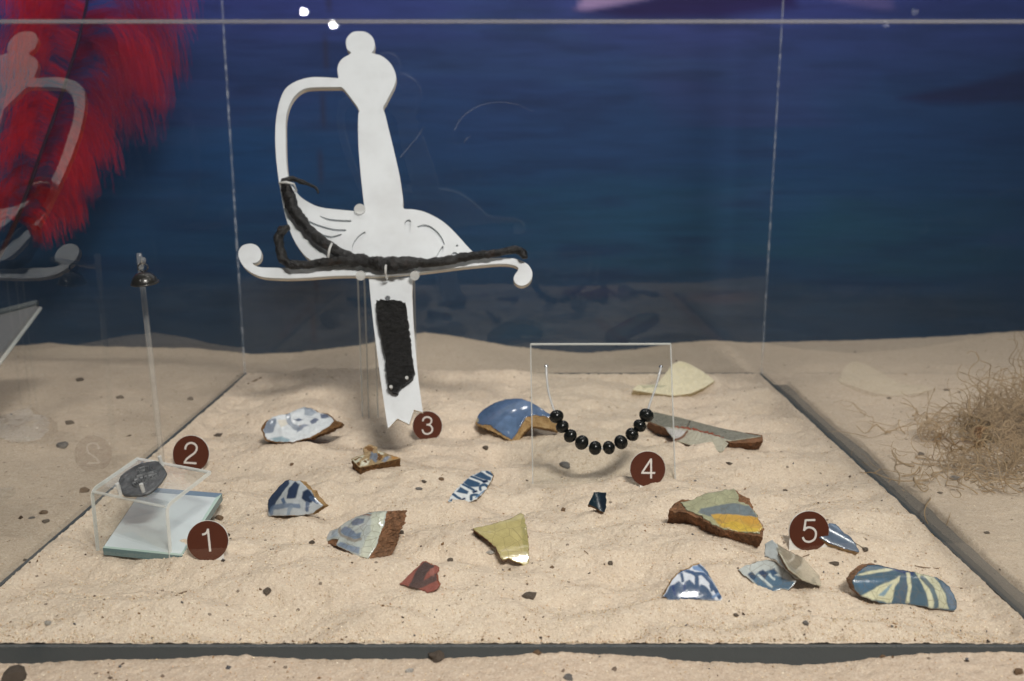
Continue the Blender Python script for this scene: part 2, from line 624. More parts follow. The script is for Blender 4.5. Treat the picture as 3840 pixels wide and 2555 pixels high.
def fill(outline, holes=(), spacing=None, extra=None):
    """constrained triangulation of a 2-D outline with optional inner grid; returns verts(2d), tris, boundary loops"""
    V = [Vector((p[0], p[1])) for p in outline]
    E = [(i, (i + 1) % len(outline)) for i in range(len(outline))]
    loops = [list(range(len(outline)))]
    for h in holes:
        k = len(V)
        V += [Vector((p[0], p[1])) for p in h]
        E += [(k + i, k + (i + 1) % len(h)) for i in range(len(h))]
        loops.append(list(range(k, k + len(h))))
    if spacing:
        o = np.array(outline, float)
        mn, mx = o.min(0), o.max(0)
        gx, gy = np.meshgrid(np.arange(mn[0], mx[0], spacing), np.arange(mn[1], mx[1], spacing))
        g = np.stack([gx.ravel(), gy.ravel()], 1)
        g[:, 0] += np.where((np.round((g[:, 1] - mn[1]) / spacing).astype(int) % 2) == 1, spacing / 2, 0)
        k = inside(g, outline)
        for h in holes:
            k &= ~inside(g, h)
        g = g[k]
        d = seg_dist(g, list(outline) + [outline[0]])
        g = g[d > spacing * 0.45]
        V += [Vector((p[0], p[1])) for p in g]
    r = delaunay_2d_cdt(V, E, [], 1, 1e-9)
    vs = [tuple(v) for v in r[0]]
    fs = [tuple(f) for f in r[2]]
    if holes:
        cen = np.array([[sum(vs[i][0] for i in f) / 3, sum(vs[i][1] for i in f) / 3] for f in fs])
        keep = np.ones(len(fs), bool)
        for h in holes:
            keep &= ~inside(cen, h)
        fs = [f for f, k in zip(fs, keep) if k]
    return vs, fs, loops


# ------------------------------------------------------------------ sand height fields
TX0, TX1, TY0, TY1 = -0.3086, 0.2881, 0.4457, 1.0400
MOUNDS = []


def sand_h(x, y):
    x = np.asarray(x, float); y = np.asarray(y, float)
    z = 0.0130 * fbm(x * 6.0 + 3.1, y * 9.0 + 1.7, 2) + 0.0165 * fbm(x * 15, y * 25, 2) + 0.0036 * vnoise(x * 62, y * 80) + 0.0010 * vnoise(x * 160, y * 180)
    for mx, my, rx, ry, hh in MOUNDS:
        z = z + hh * np.exp(-(((x - mx) / rx) ** 2 + ((y - my) / ry) ** 2))
    e = np.minimum(np.minimum(x - TX0, TX1 - x), np.minimum(y - TY0, TY1 - y))
    k = np.clip(e / 0.016, 0, 1)
    k = k * k * (3 - 2 * k)
    return z * k + 0.0016 * vnoise(x * 30 + 8, y * 30) * (1 - k) * (y > TY0 + 0.05)


def march(px, py, hf, y0, y1, lift):
    r = ray(px, py)
    t = np.linspace(y0 / r.y, y1 / r.y, 1600)
    z = H + r.z * t
    h = hf(r.x * t, r.y * t)
    k = np.nonzero(z <= h)[0]
    k = int(k[0]) if len(k) else len(t) - 1
    if k > 0:
        a, b = z[k - 1] - h[k - 1], z[k] - h[k]
        tt = t[k - 1] + (t[k] - t[k - 1]) * (a / (a - b) if a != b else 0)
    else:
        tt = t[0]
    p = CAMP + r * tt
    p.z += lift
    return p


def ground(px, py, lift=0.0):
    return march(px, py, sand_h, TY0 + 0.001, TY1 - 0.001, lift)


def flat(px, py, z=0.0):
    r = ray(px, py)
    return CAMP + r * ((z - H) / r.z)


def mound(px, py, rx, ry, hh):
    p = flat(px, py)
    MOUNDS.append((p.x, p.y, rx, ry, hh))


mound(2200, 1825, 0.085, 0.014, 0.0060)
mound(2250, 1745, 0.075, 0.020, -0.0045)
mound(480, 2095, 0.035, 0.010, 0.0030)
mound(630, 1985, 0.050, 0.042, -0.0075)
mound(1430, 1560, 0.06, 0.05, -0.0035)
mound(700, 1770, 0.05, 0.012, 0.003)
mound(1600, 1672, 0.05, 0.014, 0.003)
mound(3030, 2075, 0.035, 0.009, 0.0025)
mound(2600, 2290, 0.06, 0.012, 0.003)
mound(1750, 2000, 0.05, 0.02, 0.004)
mound(900, 2350, 0.08, 0.02, -0.003)
mound(2150, 1960, 0.05, 0.02, -0.003)

for bx, by, brx in ((1090, 1688, 0.035), (1085, 1952, 0.030), (1300, 2085, 0.040), (1400, 1810, 0.028), (1730, 1900, 0.022), (1750, 2050, 0.03), (1580, 2240, 0.028),
                    (1850, 1668, 0.045), (2700, 1700, 0.040), (2600, 2010, 0.050), (2870, 2060, 0.03), (2610, 2262, 0.034), (2900, 2250, 0.030), (3400, 2300, 0.055), (2230, 1950, 0.016), (2560, 1500, 0.05), (3140, 2085, 0.03)):
    mound(bx, by, brx, 0.0075, 0.0030)
for bx, by, brx, bry, bh in ((500, 2300, 0.09, 0.02, 0.004), (1300, 2330, 0.10, 0.018, 0.0035), (2250, 2330, 0.10, 0.02, -0.003), (3000, 2390, 0.12, 0.014, 0.003), (1250, 1840, 0.06, 0.02, 0.004), (2000, 1620, 0.05, 0.03, -0.004),
                             (2900, 1620, 0.06, 0.05, 0.005), (2350, 1450, 0.07, 0.04, 0.004), (1050, 1500, 0.06, 0.05, 0.005), (3250, 2000, 0.05, 0.03, 0.004), (1700, 1420, 0.10, 0.03, 0.005), (2050, 2150, 0.06, 0.02, 0.003)):
    mound(bx, by, bry and brx, bry, bh)

BACK_Y = 1.262
RIDGE = [(-600, 1330), (0, 1316), (150, 1303), (300, 1315), (420, 1318), (700, 1322), (925, 1345), (1100, 1338), (1330, 1312), (1480, 1280), (1590, 1263),
         (1700, 1275), (1900, 1312), (2050, 1330), (2200, 1340), (2400, 1326), (2560, 1300), (2680, 1292), (2830, 1302), (3000, 1298),
         (3300, 1290), (3600, 1276), (3840, 1258), (4500, 1240)]
_rx, _rz = [], []
for a, b in RIDGE:
    p = ray(a, b)
    s = 1.235 / p.y
    _rx.append(p.x * s); _rz.append(H + p.z * s)


def outer_h(x, y):
    x = np.asarray(x, float); y = np.asarray(y, float)
    dx = np.maximum(np.maximum(TX0 - x, x - TX1), 0)
    dy = np.maximum(np.maximum(TY0 - y, y - TY1), 0)
    d = np.sqrt(dx * dx + dy * dy)                       # distance from the tray
    base = -0.0085 + 0.0090 * fbm(x * 6.0 + 11, y * 7.0 + 5, 3) + 0.0020 * vnoise(x * 30 + 4, y * 34)
    base = base - 0.010 * np.exp(-(d / 0.012) ** 2)
    front = np.clip((TY0 - y) / 0.02, 0, 1)
    base = np.where(y < TY0 + 0.001, -0.0050 + 0.0110 * fbm(x * 8 + 2, y * 3 + 5, 2) + 0.0012 * vnoise(x * 42 + 4, y * 34), base)
    ridge = np.interp(x, _rx, _rz)
    k = np.clip((y - 1.07) / (1.225 - 1.07), 0, 1)
    k = k * k * (3 - 2 * k)
    z = base * (1 - k) + (ridge + 0.0012 * vnoise(x * 40, y * 40)) * k
    # the sand slopes up away from the tray on both sides
    side = np.clip((dx - 0.02) / 0.10, 0, 1) * (1 - k)
    z = z + side * 0.010
    # on the right the sand is swept back from the tray, baring the grey floor board
    rt_ = np.where((x > TX1) & (y > TY0 - 0.03), 1.0, 0.0) * (1 - k)
    wv = 0.0225 + 0.007 * vnoise(y * 14, x * 0 + 2.5) + 0.002 * vnoise(y * 60, x * 0 + 7.5)
    st_ = np.maximum(np.clip((dx - wv) / 0.006, 0, 1), 1 - np.clip((TY1 + 0.004 - y) / 0.05, 0, 1))
    st_ = st_ * st_ * (3 - 2 * st_)
    z = np.where((rt_ > 0) & (y < TY1 + 0.004), (-0.014) * (1 - st_) + (z + (np.maximum(z, -0.004 + 0.002 * vnoise(x * 40, y * 40)) - z) * np.clip((TY1 - y) / 0.08, 0, 1)) * st_, z)
    return z


def outer_ground(px, py, lift=0.0):
    return march(px, py, outer_h, 0.31, BACK_Y, lift)


def grid_mesh(name, xs, ys, hfun, mat, kind, fine):
    X, Y = np.meshgrid(xs, ys)
    Z = hfun(X, Y)
    Z = Z + fine * (1.1 * vnoise(X * 190 + 5, Y * 190) + vnoise(X * 420, Y * 420) * 0.9 + vnoise(X * 900 + 31, Y * 900) * 0.8 + vnoise(X * 1500, Y * 1500) * 0.4)
    V = np.stack([X.ravel(), Y.ravel(), Z.ravel()], 1)
    nx, ny = len(xs), len(ys)
    i = np.arange((ny - 1) * (nx - 1))
    a = (i // (nx - 1)) * nx + i % (nx - 1)
    Fc = np.stack([a, a + 1, a + 1 + nx, a + nx], 1)
    if name == 'sand_ground':
        cx, cy = V[Fc].mean(1)[:, 0], V[Fc].mean(1)[:, 1]
        Fc = Fc[~((cx > TX0 + 0.006) & (cx < TX1 - 0.006) & (cy > TY0 + 0.006) & (cy < TY1 - 0.006))]
    o = mesh_obj(name, V, Fc, mat, smooth=True, origin=(0, 0, 0))
    return tag(o, kind=kind)


# tray sand: row spacing grows with distance
t_ = np.linspace(0, 1, 640)
ys = TY0 + 0.0008 + (TY1 - TY0 - 0.0016) * (t_ * 0.55 + 0.45 * t_ ** 2)
xs = np.linspace(TX0 + 0.0008, TX1 - 0.0008, 660)
so = grid_mesh('sand_bed', xs, ys, sand_h, 'sand', 'structure', 0.00075)
so['label'] = 'pale beige sand filling the raised tray'
ys = np.concatenate([np.linspace(0.30, 0.4475, 130), np.linspace(0.4495, BACK_Y + 0.02, 420)])
xs = np.concatenate([np.linspace(-1.30, -0.34, 220), np.linspace(-0.338, 0.318, 420), np.linspace(0.32, 1.30, 220)])


def outer_masked(X, Y):
    z = outer_h(X, Y)
    ins = (X > TX0 + 0.002) & (X < TX1 - 0.002) & (Y > TY0 + 0.002) & (Y < TY1 - 0.002)
    return np.where(ins, -0.035, z)


so = grid_mesh('sand_ground', xs, ys, outer_masked, 'sand_outer_dimmed', 'structure', 0.0008)
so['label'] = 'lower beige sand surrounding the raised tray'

v_, f__ = box((TX1 + 0.008, TY0 - 0.03, -0.02), (TX1 + 0.075, TY1 - 0.02, -0.0085))
fb = mesh_obj('floor_board', v_, f__, 'tray_floor_grey', origin=(TX1 + 0.03, 0.7, -0.02))
tag(fb, 'bare grey floor strip beside the right edge of the tray', kind='structure')

# ------------------------------------------------------------------ painted mural behind the case
def build_mural():
    nx, nz = 460, 200
    x = np.linspace(-1.5, 1.5, nx); z = np.linspace(-0.06, 0.60, nz)
    X, Z = np.meshgrid(x, z)
    V = np.stack([X.ravel(), np.full(X.size, BACK_Y), Z.ravel()], 1)
    i = np.arange((nz - 1) * (nx - 1))
    a = (i // (nx - 1)) * nx + i % (nx - 1)
    Fc = np.stack([a, a + 1, a + 1 + nx, a + nx], 1)
    q = V - np.array(CAMP)
    d = q @ np.array(FWD)
    PX = np.stack([1920 + F * (q @ np.array(RIGHT)) / d, 1277.5 - F * (q @ np.array(UP)) / d], 1)
    px, py = PX[:, 0], PX[:, 1]
    n1 = fbm(X.ravel() * 4, Z.ravel() * 22, 4)
    n2 = fbm(X.ravel() * 9 + 5, Z.ravel() * 60, 3)
    n3 = fbm(X.ravel() * 3 + 15, Z.ravel() * 7 + 3, 3)
    t = py + 130 * n1 + 60 * n3
    stops = [-300, 0, 180, 420, 700, 900, 1060, 1180, 1320]
    cols = np.array([lin(c) for c in [(62, 62, 136), (56, 68, 138), (46, 66, 124), (34, 66, 116), (28, 66, 108), (30, 66, 102), (36, 62, 92), (44, 64, 88), (52, 68, 88)]])
    C = np.stack([np.interp(t, stops, cols[:, k]) for k in range(3)], 1)

    def blend(mask, c, s):
        m = np.clip(mask, 0, 1)[:, None] * s
        C[:] = C * (1 - m) + np.array(lin(c)) * m
    blend((n3 - 0.15) * 3 * (py < 480), (66, 58, 118), 0.25)
    blend((n1 - 0.1) * 3 * (py < 1000), (54, 82, 134), 0.30)
    blend((-n2 - 0.12) * 4 * (py < 1080), (18, 34, 74), 0.28)
    # teal patches
    blend(1.2 - np.hypot((px - 2500) / 700, (py - 830) / 160) + n2, (28, 80, 108), 0.40)
    blend(1.1 - np.hypot((px - 950) / 350, (py - 560) / 200) + n2, (24, 74, 128), 0.5)
    blend(1.1 - np.hypot((px - 3350) / 500, (py - 900) / 200) + n2, (32, 74, 92), 0.5)
    # sea-bed smudges
    for sx, sy, rx, ry, c in ((2240, 1095, 140, 26, (52, 50, 78)), (1960, 1230, 120, 45, (44, 78, 104)), (2420, 1220, 180, 22, (62, 74, 98)),
                              (2700, 1120, 160, 30, (70, 62, 82)), (1050, 1150, 160, 70, (60, 74, 98)), (3500, 1150, 300, 60, (48, 56, 66))):
        blend((1.15 - np.hypot((px - sx) / rx, (py - sy) / ry) + 0.6 * n2) * 1.2, c, 0.45)
    # painted slanting strokes near the sea-bed
    for ln, wd in (([(2500, 1095), (2590, 1180), (2720, 1300)], 17), ([(2250, 1210), (2340, 1285)], 14), ([(1190, 1120), (1060, 1260)], 14)):
        blend(1.5 - seg_dist(PX, ln) / wd, (50, 54, 76), 0.45)
    # dark painted fin at the right
    def soft(poly, q, wd):
        m = inside(q, poly).astype(float)
        d = seg_dist(q, list(poly) + [poly[0]])
        return np.where(m > 0, np.clip(0.5 + d / wd, 0, 1), np.clip(0.5 - d / wd, 0, 1))
    fin = [(3370, 370), (3480, 338), (3700, 300), (4000, 230), (4000, 395), (3700, 392), (3480, 384)]
    f = soft(fin, PX + np.stack([n2 * 30, n2 * 16], 1), 30)
    blend(f, (34, 28, 74), 0.85)
    # pale lilac shape with dark violet below at the top
    lil = [(2160, 36), (2175, 0), (2200, -120), (2700, -150), (2520, -40), (2420, -6), (2300, 18), (2200, 38)]
    dk = [(2160, 40), (2300, 20), (2420, -4), (2560, -50), (3000, -90), (2980, 20), (2700, 62), (2350, 66)]
    blend(soft(dk, PX + np.stack([n2 * 20, n1 * 12], 1), 40), (32, 10, 78), 0.85)
    blend(soft(lil, PX + np.stack([n2 * 20, n1 * 10], 1), 24), (170, 140, 190), 0.9)
    # joint between two mural boards
    blend((1.0 - np.abs(px - 1203 - (py - 600) * -0.045) / 7) * 2, (52, 46, 66), 0.55)
    blend((px - 2950) / 900, (24, 44, 66), 0.45)
    o = mesh_obj('mural_wall', V, Fc[:, ::-1].copy(), 'mural', smooth=True, colors=np.clip(C * np.array((0.92, 0.98, 0.98)), 0, 1), origin=(0, BACK_Y, 0))
    # give it thickness: a backing board just behind
    tag(o, 'blue and violet underwater mural wall behind the sand', 'mural')
    v, f_ = box((-1.5, BACK_Y + 0.002, -0.06), (1.5, BACK_Y + 0.014, 0.60))
    mesh_obj('backing_board', v, f_, 'tray', o, origin=(0, BACK_Y, 0))


build_mural()

# ------------------------------------------------------------------ raised tray and its clear case
WT = 0.0025
case = thing('display_case', 'clear acrylic case standing on the dark grey raised sand tray', 'display case', (0.5 * (TX0 + TX1), 0.5 * (TY0 + TY1), -0.03))
zt = -0.0002
for nm, a, b in (('tray_front', (TX0 - WT, TY0 - WT, -0.035), (TX1 + WT, TY0, zt)), ('tray_back', (TX0 - WT, TY1, -0.035), (TX1 + WT, TY1 + WT, zt)),
                 ('tray_side', (TX0 - WT, TY0, -0.035), (TX0, TY1, zt)), ('tray_side', (TX1, TY0, -0.035), (TX1 + WT, TY1, zt))):
    v, f_ = box(a, b)
    mesh_obj(nm, v, f_, 'tray', case)
v, f_ = box((TX0, TY0, -0.036), (TX1, TY1, -0.031))
mesh_obj('tray_floor', v, f_, 'tray', case)
PT = 0.004
ZT = 0.56
FT = on_plane(1920, 79, Vector((0, TY0 - 0.003, 0)), Vector((0, 1, 0))).z - 0.0012
o1 = 0.0030
for nm, a, b in (('back_pane', (TX0 - o1 + 0.0002, TY1 + 0.0031, -0.02), (TX1 + o1 - 0.0002, TY1 + 0.0031 + PT, ZT)),
                 ('side_pane', (TX0 - o1 - PT, TY0 - 0.003, -0.02), (TX0 - o1, TY1 + 0.0031 + PT, ZT)),
                 ('side_pane', (TX1 + o1, TY0 - 0.003, -0.02), (TX1 + o1 + PT, TY1 + 0.0031 + PT, ZT)),
                 ('front_pane', (-0.5, TY0 - 0.0045, 0.0006), (0.5, TY0 - 0.0005, FT))):
    v, f_ = box(a, b)
    p = mesh_obj(nm, v, f_, 'pane', case)
    if nm == 'front_pane':
        v, f_ = box((-0.5, TY0 - 0.0045, FT + 0.0002), (0.5, TY0 - 0.0005, FT + 0.0017))
        mesh_obj('top_edge', v, f_, 'top_edge', p, origin=case.location)
    if nm == 'side_pane':
        x = TX0 - o1 - 0.0008 if a[0] < 0 else TX1 + o1 - 0.0012
        v, f_ = box((x, TY1 + 0.0003, -0.012), (x + 0.0020, TY1 + 0.0028, ZT - 0.01))
        mesh_obj('glue_seam', v, f_, 'seam', p, origin=case.location)
    if nm == 'back_pane':
        for pts in ([(1704, 490), (1730, 445), (1780, 405), (1850, 385), (1930, 390), (2000, 420)], [(1500, 590), (1560, 520), (1592, 475)], [(1742, 535), (1750, 520), (1764, 512)]):
            pp = [on_plane(a_, b_, Vector((0, TY1 + 0.0026, 0)), Vector((0, 1, 0))) for a_, b_ in catmull(pts, 6)]
            v, f_ = tube(pp, [0.00022 * (1 - 0.8 * i / len(pp)) for i in range(len(pp))], 4)
            mesh_obj('scratch', v, f_, 'scratch', p, origin=case.location)

# ------------------------------------------------------------------ sword hilt cut-out
LEAN = math.radians(33.5)
SP0 = at_depth(936, 948, 3.12)
SU = Vector((1, 0, 0))
SV = Vector((0, math.sin(LEAN), math.cos(LEAN)))
SN = SU.cross(SV)                                      # faces the camera (-y, +z)


def sw(px, py, off=0.0):
    """photo pixel -> point on the board's front plane (+ off along its normal)"""
    return on_plane(px, py, SP0, SN) + SN * off


def sw2(pts):
    r = []
    for a, b in pts:
        p = on_plane(a, b, SP0, SN) - SP0
        r.append((p.dot(SU), p.dot(SV)))
    return r


def sw3(uv, off):
    return SP0 + SU * uv[0] + SV * uv[1] + SN * off


def smooth_px(pts, n=5, closed=True):
    return [tuple(p) for p in catmull(pts, n, closed)]


HILT = C1([(755, 125), (785, 94), (825, 87), (865, 93), (897, 117), (912, 152), (908, 190), (898, 210),
           (945, 224), (990, 256), (1020, 300), (1033, 348), (1023, 395), (1000, 442), (975, 490), (960, 520),
           (972, 560), (990, 635), (1010, 715), (1030, 800), (1050, 890), (1063, 970), (1072, 1040), (1076, 1088),
           (1130, 1094), (1190, 1107), (1250, 1134), (1303, 1167), (1352, 1211), (1400, 1262), (1445, 1312), (1490, 1350),
           (1560, 1368), (1640, 1368), (1700, 1372), (1745, 1386), (1780, 1408), (1800, 1440), (1803, 1470), (1792, 1498), (1768, 1519), (1738, 1525),
           (1710, 1512), (1698, 1487), (1706, 1462), (1722, 1440), (1722, 1422), (1700, 1410), (1655, 1402), (1590, 1403), (1500, 1411), (1400, 1421),
           (1300, 1434), (1200, 1446), (1110, 1455), (1000, 1463), (870, 1468), (760, 1468), (650, 1472), (540, 1480), (430, 1484), (330, 1481), (265, 1472), (210, 1448),
           (168, 1412), (145, 1368), (143, 1332), (160, 1303), (190, 1290), (225, 1290), (254, 1306), (270, 1336), (268, 1368), (248, 1392), (222, 1398),
           (236, 1412), (272, 1422), (340, 1424), (430, 1426), (520, 1428), (570, 1420), (585, 1402),
           (525, 1362), (483, 1310), (450, 1255), (425, 1190), (400, 1100), (381, 1000), (366, 900), (355, 800), (350, 700), (352, 620), (360, 550), (376, 480),
           (402, 420), (440, 385), (490, 362), (550, 348), (620, 347), (700, 352), (707, 350), (702, 305), (709, 270), (732, 240), (778, 211), (757, 188), (750, 155)])
HOLE = C1([(718, 402), (737, 412), (775, 460), (822, 527), (820, 560), (818, 640), (822, 760), (832, 880), (842, 980), (851, 1060), (855, 1098),
           (800, 1103), (700, 1095), (605, 1082), (540, 1055), (490, 1020), (455, 975), (432, 935), (420, 890), (412, 810), (409, 700), (409, 600),
           (418, 540), (440, 482), (476, 436), (525, 409), (600, 403), (690, 402)])
CARVE = [C1(p) for p in (
    [(598, 1130), (650, 1146), (715, 1153), (778, 1156), (768, 1166), (700, 1166), (640, 1154)],
    [(484, 1134), (540, 1158), (600, 1182), (680, 1204), (748, 1208), (736, 1224), (690, 1224), (600, 1203), (520, 1168)],
    [(556, 1212), (610, 1232), (668, 1246), (726, 1232), (700, 1256), (640, 1262), (590, 1246)],
    [(858, 1220), (826, 1238), (797, 1272), (784, 1310), (790, 1338), (808, 1300), (852, 1246)],
    [(1082, 1166), (1116, 1157), (1104, 1252), (1090, 1226)],
    [(1153, 1190), (1202, 1179), (1252, 1204), (1290, 1248), (1307, 1294), (1284, 1288), (1256, 1246), (1212, 1212), (1168, 1200)],
    [(1297, 1300), (1272, 1338), (1254, 1378), (1282, 1360), (1300, 1328)],
    [(1358, 1334), (1388, 1350), (1340, 1368)],
    [(1371, 1296), (1378, 1293), (1385, 1298), (1383, 1304), (1374, 1305)])]


def extrude2d(outline, holes, to3, z0, z1, sides=True):
    """flat slab between offsets z0 (back) and z1 (front)"""
    v2, tris, loops = fill(outline, holes)
    n = len(v2)
    V = [to3(p, z1) for p in v2] + [to3(p, z0) for p in v2]
    # orient front faces to +normal
    def area2(t):
        (x1, y1), (x2, y2), (x3, y3) = (v2[i] for i in t)
        return (x2 - x1) * (y3 - y1) - (x3 - x1) * (y2 - y1)
    Fc, Sd = [], []
    for t in tris:
        t = t if area2(t) > 0 else t[::-1]
        Fc.append(t)
        Fc.append(tuple(i + n for i in t[::-1]))
    for lp in loops:
        for k in range(len(lp)):
            a, b = lp[k], lp[(k + 1) % len(lp)]
            Sd.append((a, a + n, b + n, b))
    return V, Fc, Sd


def slab(name, outline, holes, to3, z0, z1, mat, side_mat, parent, bevel=0.0):
    V, Fc, Sd = extrude2d(outline, holes, to3, z0, z1)
    o = mesh_obj(name, V, Fc + Sd, mat, parent)
    me = o.data
    if side_mat:
        me.materials.append(M[side_mat])
        for i in range(len(Fc), len(me.polygons)):
            me.polygons[i].material_index = 1
    bm = bmesh.new(); bm.from_mesh(me)
    bmesh.ops.recalc_face_normals(bm, faces=bm.faces)
    bm.to_mesh(me); bm.free()
    return o


hilt = thing('sword_hilt_cutout', 'white board cut-out of a sword hilt with looped knuckle guard, leaning back', 'sword cut-out', (sw(1500, 1560).x, sw(1500, 1560).y, sw(1500, 1560).z))
hs = sw2(smooth_px(HILT, 4))
hh = sw2(smooth_px(HOLE, 4))
cv = [sw2(smooth_px(c, 3)) for c in CARVE]
slab('carved_face', hs, [hh] + cv, sw3, -0.0030, 0.0, 'board', None, hilt)
slab('backing_layer', hs, [hh], sw3, -0.0058, -0.00302, 'board', 'board_core', hilt)
BLADE = C3([(168, 318), (520, 318), (514, 450), (525, 700), (541, 900), (566, 1150), (600, 1396), (530, 1374), (490, 1492), (397, 1445), (322, 1524),
            (308, 1450), (279, 1250), (244, 1000), (206, 700), (182, 480)])
bo = slab('blade_strip', sw2(BLADE), [], lambda p, z: sw3(p, z - 0.0060), -0.004, 0.0, 'board', 'board_core', hilt)

# clear mount behind the cut-out: two uprights with pegs
mt = thing('acrylic_sword_mount', 'clear acrylic uprights with pegs holding up the white sword cut-out', 'mount', ground(1380, 1520))
my = 3.40 * H
for xa, xb in ((1346, 1408), (1530, 1558)):
    pa = on_plane(xa, 1200, Vector((0, my, 0)), Vector((0, 1, 0))); pb = on_plane(xb, 1200, Vector((0, my, 0)), Vector((0, 1, 0)))
    zb = float(sand_h(pa.x, my)) - 0.01
    ztop = on_plane(xa, 1010, Vector((0, my, 0)), Vector((0, 1, 0))).z
    wdt = (pb.x - pa.x)
    v, f_ = box((pa.x, my, zb), (pb.x, my + 0.005, ztop))
    u = mesh_obj('upright', v, f_, 'sheet', mt)
    for x in ((pa.x - 0.0004, pa.x + wdt * 0.36, pb.x - 0.0012) if wdt > 0.01 else (pb.x - 0.0012,)):
        v, f_ = box((x, my - 0.0006, zb), (x + 0.0016, my - 0.0002, ztop))
        mesh_obj('edge', v, f_, 'edge_soft', u, origin=mt.location)
for qx, qy in C1([(835, 1478), (1140, 1478), (830, 1101)]):
    a = sw(qx, qy, 0.003)
    b = a - SN * 0.0
    back = Vector((a.x, my if qy > 800 else a.y + 0.02, a.z + (0.0 if qy > 800 else -0.01)))
    v, f_ = tube([a, a.lerp(back, 0.5), back], 0.0042 if qy > 800 else 0.0050, 16)
    mesh_obj('peg', v, f_, 'peg', mt, smooth=False)

# corroded iron guard fragment
def px_tube(pts, off, seg=6, **kw):
    pth = catmull([(a, b, r) for a, b, r in pts], seg)
    P, R = [], []
    for q in pth:
        p = sw(q[0], q[1])
        P.append(p + SN * off); R.append(max(q[2] * 0.92, 2) / F * (p - CAMP).dot(FWD))
    return tube(P, R, 16, nscale=150, **kw)


def C1r(pts):
    s = 1300 / 1960
    return [(800 + a * s, 60 + b * s, r * s) for a, b, r in pts]


bar = C1r([(1772, 1388, 8), (1758, 1376, 22), (1735, 1352, 27), (1690, 1344, 24), (1630, 1356, 23), (1560, 1366, 25), (1480, 1378, 24), (1400, 1388, 27), (1320, 1404, 27), (1240, 1414, 29),
           (1150, 1414, 33), (1080, 1422, 42), (1015, 1430, 52), (950, 1425, 46), (880, 1410, 40), (800, 1407, 38), (730, 1404, 34), (650, 1414, 28), (560, 1424, 25), (490, 1428, 27),
           (436, 1418, 29), (400, 1384, 29), (384, 1335, 27), (380, 1285, 29), (392, 1245, 28), (415, 1225, 25), (443, 1216, 14)])
branch = C1r([(830, 1402, 30), (760, 1378, 32), (690, 1340, 33), (640, 1312, 31), (580, 1262, 33), (530, 1208, 32), (485, 1150, 36), (455, 1095, 38), (438, 1040, 35), (425, 1000, 32), (415, 972, 27), (424, 950, 20),
              (455, 945, 15), (500, 958, 13), (550, 977, 11), (585, 994, 9), (600, 1014, 8), (600, 1028, 4)])
ig = thing('iron_guard_fragment', 'black corroded iron sword guard fragment mounted across the white cut-out', 'iron fragment', sw(1470, 1000))
v, f_ = px_tube(bar, 0.007, 10, rough=0.42, seed=3)
mesh_obj('cross_bar', v, f_, 'iron', ig, smooth=True)
v, f_ = px_tube(branch, 0.007, 10, rough=0.38, seed=9)
mesh_obj('curved_arm', v, f_, 'iron', ig, smooth=True)

# corroded blade fragment
def rough_slab(name, outline_uv, to3, z0, z1, mat, parent, spacing, amp, scale, jag=0.0):
    o2 = []
    n = len(outline_uv)
    for i in range(n):
        a = np.array(outline_uv[i]); b = np.array(outline_uv[(i + 1) % n])
        m = max(1, int(np.linalg.norm(b - a) / spacing))
        for k in range(m):
            p = a + (b - a) * k / m
            j = Vector((p[0], p[1], 0.3)) * scale * 1.5
            o2.append((p[0] + jag * mnoise.noise(j), p[1] + jag * mnoise.noise(j + Vector((9, 2, 5)))))
    v2, tris, loops = fill(o2, (), spacing)
    n = len(v2)
    V = []
    for p in v2:
        q = Vector((p[0], p[1], 0)) * scale
        V.append(to3(p, z1 + amp * (mnoise.noise(q) + 0.5 * mnoise.noise(q * 2.3) + 0.3 * mnoise.noise(q * 5))))
    V += [to3(p, z0) for p in v2]
    Fc = []
    for t in tris:
        (x1, y1), (x2, y2), (x3, y3) = (v2[i] for i in t)
        if (x2 - x1) * (y3 - y1) - (x3 - x1) * (y2 - y1) < 0:
            t = t[::-1]
        Fc.append(t); Fc.append(tuple(i + n for i in t[::-1]))
    lp = loops[0]
    ar = sum(o2[i][0] * o2[(i + 1) % len(o2)][1] - o2[(i + 1) % len(o2)][0] * o2[i][1] for i in range(len(o2)))
    for k in range(len(lp)):
        a, b = lp[k], lp[(k + 1) % len(lp)]
        Fc.append((a, a + n, b + n, b) if ar > 0 else (b, b + n, a + n, a))
    return mesh_obj(name, V, Fc, mat, parent, smooth=False)


bf = thing('iron_blade_fragment', 'flaking black iron blade piece pinned to the white blade strip', 'iron fragment', sw(1480, 1300))
BF = C3([(235, 527), (275, 520), (310, 524), (380, 525), (430, 532), (466, 548), (482, 640), (495, 760), (511, 900), (530, 1030), (537, 1110), (520, 1150), (480, 1180),
         (440, 1203), (420, 1235), (402, 1262), (370, 1254), (335, 1226), (322, 1150), (314, 1080), (300, 950), (280, 850), (256, 740), (242, 620)])
rough_slab('flaked_plate', sw2(BF), sw3, -0.0056, 0.0012, 'blade', bf, 0.0014, 0.0013, 260, 0.0016)
for i, (a, b) in enumerate(C3([(330, 522), (482, 1150), (357, 1222)])):
    p = sw(a, b, -0.003)
    v, f_ = tube([p, p + SN * 0.0065, p + SN * 0.0075], [0.0016, 0.0016, 0.0024] if i == 0 else [0.0014, 0.0014, 0.0014], 12)
    mesh_obj('pin', v, f_, 'steel' if i == 0 else 'peg', bf)
for a, b, c, d in ((1455, 1012, 1452, 1046), (1253, 938, 1240, 985), (1060, 712, 1112, 716)):
    p, q = sw(a, b, 0.012), sw(c, d, 0.012)
    v, f_ = tube([sw(a, b, 0.0), p, p.lerp(q, 0.5) + SN * 0.002, q, sw(c, d, 0.0)], 0.0011, 8)
    mesh_obj('wire_clip', v, f_, 'peg', mt, smooth=True)

